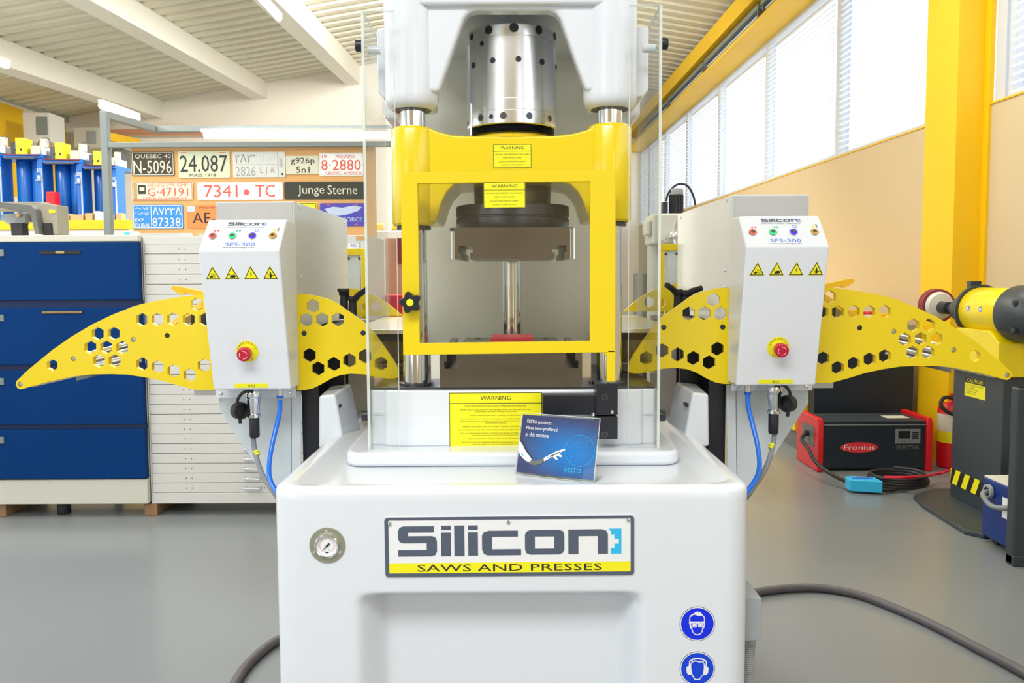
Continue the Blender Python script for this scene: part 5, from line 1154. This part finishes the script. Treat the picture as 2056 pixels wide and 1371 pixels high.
# ================================================================ right-hand background
YL0, YL1 = 6.02, 13.4
root = thing('locker_row', 'long row of yellow drawer lockers along the right wall', 'locker', (2.7, 9, 0))
mb = MB('grey_dark'); mb.box(2.19, 3.0, YL0, YL1, 0, .14); mb.build('plinth', root)
mb = MB('yellow_paint'); mb.box(2.18, 3.0, YL0, YL1, .14, 1.02); mb.build('carcase', root, .004)
n = 6; wY = (YL1 - YL0) / n; first = None
for i in range(n):
    for j in range(5):
        z0_ = .15 + j * .172
        if first is None:
            mb = MB('yellow_paint'); mb.box(2.16, 2.18, YL0 + .01, YL0 + wY - .01, z0_, z0_ + .162); first = mb.build('drawer', root, .003)
            mb = MB('print_black'); mb.box(2.157, 2.16, YL0 + wY * .3, YL0 + wY * .7, z0_ + .11, z0_ + .135); fh = mb.build('handle', first)
        else:
            c = first.copy(); COL.objects.link(c); c.parent = root; c.location = (0, i * wY, j * .172)
            h = fh.copy(); COL.objects.link(h); h.parent = c
X0, X1, Z0, Z1 = pr(1632, 1842, 652, 950, 5.9)
root = thing('tool_cabinet', 'dark navy cabinet standing behind the red and black charger', 'cabinet', ((X0 + X1) / 2, 5.9, 0))
X1 = min(X1, 2.98)
mb = MB('dark_navy'); mb.box(X0, X1, 5.88, 6.0, 0, Z1 - .02); mb.m('tan_bench').box(X0 - .01, X1, 5.86, 6.0, Z1 - .16, Z1); mb.build('carcase', root, .004)
for i, (a, b_, c, m_, nm, lb, ct) in enumerate(((1700, 1728, 622, 'yellow_orange', 'orange_box', 'orange box on the dark navy cabinet', 'box'), (1733, 1760, 626, 'red_plastic', 'red_tin', 'dark red tin on the dark navy cabinet', 'tin'), (1768, 1792, 630, 'yellow_orange', 'orange_box', 'small orange box at the right end of the dark navy cabinet', 'box'), (1655, 1690, 600, 'grey_plastic', 'grey_case', 'grey case on the dark navy cabinet behind the control box', 'case'))):
    A0, A1, B0, B1 = pr(a, b_, c, 652, 5.9); mb = MB(m_)
    if nm == 'red_tin': mb.cyl(((A0 + A1) / 2, 5.94, Z1), .05, B1 - B0, 'Z', 20, .006); mb.m('print_white').cyl(((A0 + A1) / 2, 5.94, Z1 + (B1 - B0) * .6), .0505, .02, 'Z', 20)
    else: mb.box(A0, A1, 5.88, 5.99, Z1, Z1 + B1 - B0)
    tag(mb.build(nm, None, .003), lb, ct)
# charger
X0, X1 = X_(1643, 900, 5.37), X_(1868, 900, 5.37); ZC = Z_(848, 5.37, 1750)
root = thing('battery_charger', 'red and black battery charger on the floor at the right', 'charger', ((X0 + X1) / 2, 5.55, 0))
mb = MB('dark_navy'); mb.box(X0 + .02, X1 - .02, 5.38, 5.72, .02, ZC); mb.m('frame_grey').box(X0 + .02, X1 - .02, 5.376, 5.38, ZC - .022, ZC - .014); mb.m('anthracite').box(X0 + .03, X1 - .03, 5.39, 5.71, ZC, ZC + .004); mb.m('beige_metal').box(X1 - .24, X1 - .08, 5.5, 5.6, ZC + .004, ZC + .006); mb.build('body', root, .004)
for xa_, xb_ in ((X0 - .01, X0 + .03), (X1 - .03, X1 + .01)):
    mb = MB('red_plastic'); mb.plate([(5.355, .0), (5.355, ZC - .01), (5.375, ZC + .03), (5.73, ZC + .03), (5.75, ZC), (5.75, 0)], a=xa_, b=xb_, M=lambda u, v, t: (t, u, v)); mb.build('end_cap', root, .008, 3)
mb = MB('grey_dark'); mb.box(X0 - .014, X0 - .010, 5.42, 5.64, ZC - .18, ZC - .04); mb.m('black').cyl((X0 - .04, 5.52, ZC - .10), .02, .03, 'X', 14); mb.m('pl_red').text('1010', frame((X0 - .0115, 5.62, .12), (0, -1, 0), (0, 0, 1), (-1, 0, 0)), 0, 0, .1, .03); mb.build('socket_panel', root)
fr = front(5.3795); cxo, czo = X_(1725, 898, 5.38), Z_(898, 5.38, 1725)
mb = MB('print_red'); mb.flat([(cxo + .128 * math.cos(2 * PI * i / 32), czo + .036 * math.sin(2 * PI * i / 32)) for i in range(32)], fr, .0006); mb.m('print_white').text('Fronius', fr, cxo - .105, czo - .016, cxo + .105, czo + .018, .0014); mb.build('emblem', root)
A0, A1, B0, B1 = pr(1797, 1847, 861, 890, 5.38); mb = MB('frame_grey'); mb.box(A0, A1, 5.374, 5.378, B0, B1); mb.m('black').rect(front(5.374), A0 + .02, B0 + .035, A0 + .10, B1 - .012, .0008)
for i in range(4): mb.rect(front(5.374), A1 - .055, B0 + .03 + i * .014, A1 - .012, B0 + .04 + i * .014, .0008)
mb.text('1 2 3 4', front(5.374), A0 + .02, B0 + .01, A0 + .1, B0 + .022, .001); mb.build('display', root)
A0, A1, B0, B1 = pr(1799, 1845, 894, 902, 5.38); mb = MB('frame_grey'); mb.text('SELECTIVA', fr, A0, B0, A1, B1, .0008); mb.build('lettering', root)
mb = MB('black_soft'); r_ = .013
pt = [Vector((X0 - .03, 5.52, ZC - .10)), Vector((X0 - .09, 5.44, ZC - .13)), P(1622, 900, 5.3), P(1640, 930, 5.18), P(1675, 955, 5.0)]; pt.append(PZ(1704, 968, .05))
mb.tube(pt, r_, 8, step=5); o = mb.build('charger_lead', None); tag(o, 'black lead hanging from the charger to the blue connector', 'cable')
a = PZ(1703, 975, .04); b_ = PZ(1765, 977, .04)
root = thing('battery_connector', 'light blue battery connector lying on the floor before the charger', 'connector', tuple(a))
mb = MB('print_cyan'); mb.plate([(a.x, a.y - .03), (b_.x, b_.y - .05), (b_.x, b_.y + .06), (a.x + .04, a.y + .07), (a.x, a.y + .05)], a=.012, b=.085, M=lambda u, v, t: (u, v, t)); mb.build('shell', root, .006)
mb = MB('print_blue'); mb.box(a.x + .03, b_.x - .03, a.y - .01, a.y + .02, .0855, .088); mb.build('grip', root)
mb = MB('black_soft'); c = PZ(1810, 975, .02)
pts = []
for i in range(60):
    t_ = 2 * PI * i / 14; pts.append((c.x + (.17 + .01 * math.sin(i)) * math.cos(t_), c.y + (.14) * math.sin(t_) + .05, .018 + .0012 * i))
mb.tube([b_, PZ(1780, 985, .02)] + pts, .012, 7, step=2); tag(mb.build('coiled_cable', None), 'coil of black cable on the floor in front of the charger', 'cable')
mb = MB('red_bright'); mb.tube([PZ(1775, 958, .12), PZ(1830, 958, .13), P(1880, 952, 5.05), P(1920, 938, 5.0), P(1950, 925, 5.0)], .009, 7, step=5); tag(mb.build('red_cable', None), 'thin red cable running from the coil to the right', 'cable')
# extinguisher
ex = X_(1916, 880, 5.5); root = thing('fire_extinguisher', 'red fire extinguisher on the floor behind the grey machine post', 'extinguisher', (ex, 5.5, 0))
ex = min(ex, 3.06); r_ = .088
mb = MB('red_plastic'); zt_ = Z_(806, 5.5, 1916); mb.lathe([(r_ - .01, .0), (r_, .01), (r_, zt_ - .05), (r_ * .8, zt_ - .015), (.03, zt_), (.02, zt_ + .02)], (ex, 5.5, 0), n=36); mb.build('bottle', root)
mb = MB('pl_cream'); mb.lathe([(r_ + .0012, zt_ - .20), (r_ + .0012, zt_ - .08)], (ex, 5.5, 0), n=36, closed=False); mb.m('yellow_sticker').lathe([(r_ + .0013, zt_ - .28), (r_ + .0013, zt_ - .20)], (ex, 5.5, 0), n=36, closed=False); mb.build('label', root)
mb = MB('red_plastic'); mb.box(ex - .02, ex + .09, 5.47, 5.53, zt_ + .02, zt_ + .06); mb.m('dark_steel').cyl((ex, 5.5, zt_), .022, .05, 'Z', 14); mb.build('valve', root, .004)
mb = MB('black_soft'); mb.tube([(ex, 5.46, zt_ + .03), (ex - .10, 5.42, zt_ + .04), (ex - .13, 5.40, zt_ - .01), (ex - .08, 5.38, zt_ - .06), (ex + .02, 5.39, zt_ - .09)], .013, 10, step=5); mb.m('brushed').tube([(ex + .02, 5.39, zt_ - .09), (ex + .08, 5.39, zt_ - .10)], .012, 10); mb.build('hose', root)
# grinding machine
root = thing('polishing_machine', 'yellow and dark grey polishing machine on a tall grey post at the right edge', 'machine', (2.8, 4.5, 0))
gx0, gy0, gy1 = 2.62, 4.22, 4.70
mb = MB('anthracite'); mb.plate([(2.36, 4.52), (2.40, 4.70), (2.60, 4.85), (3.05, 4.85), (3.05, 4.0), (2.40, 3.98), (2.34, 4.05)], a=0, b=.025, M=lambda u, v, t: (u, v, t)); mb.build('base_plate', root, .006)
mb = MB('anthracite'); mb.box(gx0, 3.0, gy0, gy1, .025, .80); post_ = mb.build('post', root, .004)
fl = frame((gx0, gy1, 0), (0, -1, 0), (0, 0, 1), (-1, 0, 0)); L_ = gy1 - gy0
mb = MB('yellow_sticker'); mb.rect(fl, 0.0, .10, L_, .19, .0008); mb.m('print_black')
for i in range(6): o_ = i * L_ / 5 - .03; mb.flat([(max(0, min(L_, o_)), .10), (max(0, min(L_, o_ + .045)), .10), (max(0, min(L_, o_ + .085)), .19), (max(0, min(L_, o_ + .04)), .19)], fl, .0014) if 0 <= o_ + .04 < L_ else None
mb.build('hazard_tape', root)
za, zb_ = Z_(803, 4.4, 1970), Z_(764, 4.4, 1970)
mb = MB('yellow_sticker'); mb.plate([(.12, za), (.32, za), (.32, zb_), (.12, zb_)], a=.0003, b=.001, M=fl); mb.m('print_black').rect(fl, .12, zb_ - .032, .32, zb_, .0014); mb.m('yellow_sticker').text('CAUTION', fl, .145, zb_ - .026, .295, zb_ - .006, .0018); mb.m('print_black')
for i in range(5): mb.text(['DO NOT OPERATE THIS MACHINE', 'WITHOUT GUARDS', 'WEAR EYE PROTECTION', 'KEEP HANDS CLEAR', 'READ MANUAL FIRST'][i], fl, .13, zb_ - .046 - i * .012, .13 + (.17, .09, .12, .1, .1)[i], zb_ - .040 - i * .012, .0014)
mb.build('caution_label', root)
mb = MB('yellow_machine'); mb.plate([(gy0 - .03, .80), (gy0 - .03, .98), (gy0 + .06, 1.04), (gy1 - .12, 1.04), (gy1 - .02, .97), (gy1 + .05, .80)], a=gx0 - .05, b=3.0, M=lambda u, v, t: (t, u, v)); mb.m('yellow_machine').lathe([(.055, -.012), (.068, -.012), (.068, .005), (.055, .005)], (gx0 - .05, gy1 - .14, .93), 'X', 28, closed=False); mb.m('black').cyl((gx0 - .055, gy1 - .14, .93), .05, .006, 'X', 24); mb.build('bracket', root, .008)
ax, az = 2.70, 1.135
mb = MB('yellow_machine'); mb.cyl((ax, 4.22, az), .135, .36, 'Y', 48, .004); mot = mb.build('motor', root)
for yy in (4.48, 4.36):
    a_ = math.radians(180 - 8); n_ = Vector((math.cos(a_), 0, math.sin(a_))); f3 = frame(Vector((ax, yy, az)) + n_ * .1355, (0, -1, 0), (0, 0, 1), n_); mb = MB('print_blue'); mb.flat(circ(0, 0, .016, 20), f3, .0006); mb.m('print_white').flat(circ(0, 0, .012, 4), f3, .0012); mb.build('sticker', mot)
mb = MB('anthracite'); mb.lathe([(.0, -.26), (.06, -.25), (.12, -.2), (.15, -.1), (.152, 0), (.14, .01)], (ax, 4.22, az), 'Y', 48); mb.m('black').cyl((ax - .13, 4.08, az + .06), .018, .03, 'X', 12, .002); mb.cyl((ax - .13, 4.08, az - .08), .018, .03, 'X', 12, .002); mb.build('end_bell', root)
mb = MB('anthracite'); mb.lathe([(.15, 0), (.15, .02), (.11, .05), (.10, .12), (.075, .2), (.05, .25), (.03, .255)], (ax, 4.58, az), 'Y', 40); mb.box(ax - .04, ax + .02, 4.62, 4.66, az + .10, az + .17); mb.build('nose', root)
mb = MB('black'); mb.lathe([(.024, 0), (.024, .08), (.038, .085), (.038, .16), (.03, .2)], (ax, 4.83, az), 'Y', 24); mb.build('spindle', root)
mb = MB('beige_metal'); mb.lathe([(.03, 0), (.075, .01), (.09, .03)], (ax, 5.0, az + .01), 'Y', 32, closed=False); mb.m('maroon').lathe([(.09, .03), (.105, .035), (.108, .09), (.08, .13), (0, .13)], (ax, 5.0, az + .01), 'Y', 32); mb.build('polishing_mop', root)
# blue welding unit and cart
root = thing('welding_unit', 'low blue welding power unit at the lower right edge', 'machine', (2.6, 3.6, 0))
mb = MB('blue_weld'); mb.box(2.375, 2.85, 3.70, 3.97, .03, .33); mb.build('case', root, .012, 3)
mb = MB('beige_metal'); mb.box(2.38, 2.845, 3.705, 3.965, .325, .336); mb.build('lid', root, .003)
mb = MB('grey_plastic'); mb.lathe([(.022, 0), (.034, -.004), (.034, -.02), (.022, -.02)], (2.375, 3.90, .27), 'X', 20, closed=False); mb.m('black').cyl((2.367, 3.90, .27), .021, .01, 'X', 14); mb.m('cable_grey').tube([(2.365, 3.90, .27), (2.33, 3.89, .26), (2.33, 3.84, .225), (2.34, 3.79, .22), (2.37, 3.75, .23)], .012, 8, step=4); mb.build('socket', root)
mb = MB('print_white'); mb.box(2.373, 2.375, 3.73, 3.80, .17, .27); mb.build('label', root)
for y in (3.76, 3.91):
    mb = MB('black_soft'); mb.cyl((2.41, y, .03), .03, .05, 'X', 16); mb.build('castor', root)
root = thing('trolley_frame', 'black steel trolley frame cut by the right edge of the photo', 'trolley', (2.33, 3.68, 0))
x = X_(2046, 950, 3.62); mb = MB('anthracite'); mb.box(x - .028, x + .03, 3.60, 3.66, 0, Z_(778, 3.62, 2046)); mb.build('post', root, .01)
mb = MB('anthracite'); mb.box(x - .028, x + .4, 3.595, 3.655, .0, .05); mb.build('bottom_bar', root, .006)
mb = MB('anthracite'); mb.box(x - .02, x + .4, 3.605, 3.645, Z_(790, 3.62, 2046), Z_(778, 3.62, 2046)); mb.build('handle', root, .006)
# drill press at the back right
YD = 4.4
root = thing('drill_press', 'pale grey drill press with black motor behind the right feed unit', 'machine', tuple(P(1340, 500, YD).xy) + (0,))
A0, A1, B0, B1 = pr(1312, 1375, 428, 490, YD); mb = MB('beige_metal'); mb.box(A0, A1, YD, YD + .3, B0, B1); mb.m('beige_metal').box(A0 - .03, A0, YD + .05, YD + .2, B0 + .05, B1 - .03); mb.build('head', root, .015, 3)
A0, A1, B0, B1 = pr(1347, 1373, 378, 428, YD + .1); mb = MB('black_soft')
for i in range(14): 
    a_ = 2 * PI * i / 14; mb.box((A0 + A1) / 2 + .036 * math.cos(a_) - .004, (A0 + A1) / 2 + .036 * math.cos(a_) + .004, YD + .13 + .036 * math.sin(a_) - .004, YD + .13 + .036 * math.sin(a_) + .004, B0, B1 - .035)
mb.cyl(((A0 + A1) / 2, YD + .13, B0), .034, B1 - B0 - .035, 'Z', 20); mb.m('grey_plastic').cyl(((A0 + A1) / 2, YD + .13, B1 - .035), .038, .035, 'Z', 24, .004); mb.build('motor', root)
A0, A1, B0, B1 = pr(1331, 1341, 405, 428, YD + .1); mb = MB('black_soft'); mb.box(A0, A1, YD + .1, YD + .16, B0, B1); mb.build('switch_box', root, .003)
mb = MB('black_soft'); mb.tube([P(1337, 404, YD + .12), P(1342, 388, YD + .12), P(1354, 374, YD + .12), P(1368, 369, YD + .12), P(1382, 375, YD + .12), P(1392, 393, YD + .12), P(1396, 412, YD + .12)], .006, 8, step=4); mb.build('cable', root)
p = P(1352, 472, YD - .04); mb = MB('steel'); mb.cyl((p.x, YD - .05, p.z), .022, .05, 'Y', 20, .004)
for q_ in ((1358, 445), (1326, 484), (1358, 500)): mb.tube([(p.x, YD - .03, p.z), P(*q_, YD - .06)], .006, 8)
mb.build('feed_handle', root)
mb = MB('beige_metal'); A0, A1, B0, B1 = pr(1318, 1345, 490, 500, YD); mb.cyl(((A0 + A1) / 2, YD + .22, 0), .05, B1, 'Z', 24); mb.build('column', root)
mb = MB('beige_metal'); mb.box((A0 + A1) / 2 - .2, (A0 + A1) / 2 + .2, YD - .1, YD + .4, 0, .04); mb.build('base', root, .01)
A0, A1, B0, B1 = pr(1300, 1345, 560, 700, 4.0); mb = MB('dark_navy'); mb.box(X_(1290, 560, 5.2), X_(1345, 560, 5.2), 5.2, 5.6, 0, Z_(548, 5.2, 1310)); tag(mb.build('dark_cabinet', None, .01), 'dark cabinet behind the right acrylic guard', 'cabinet')
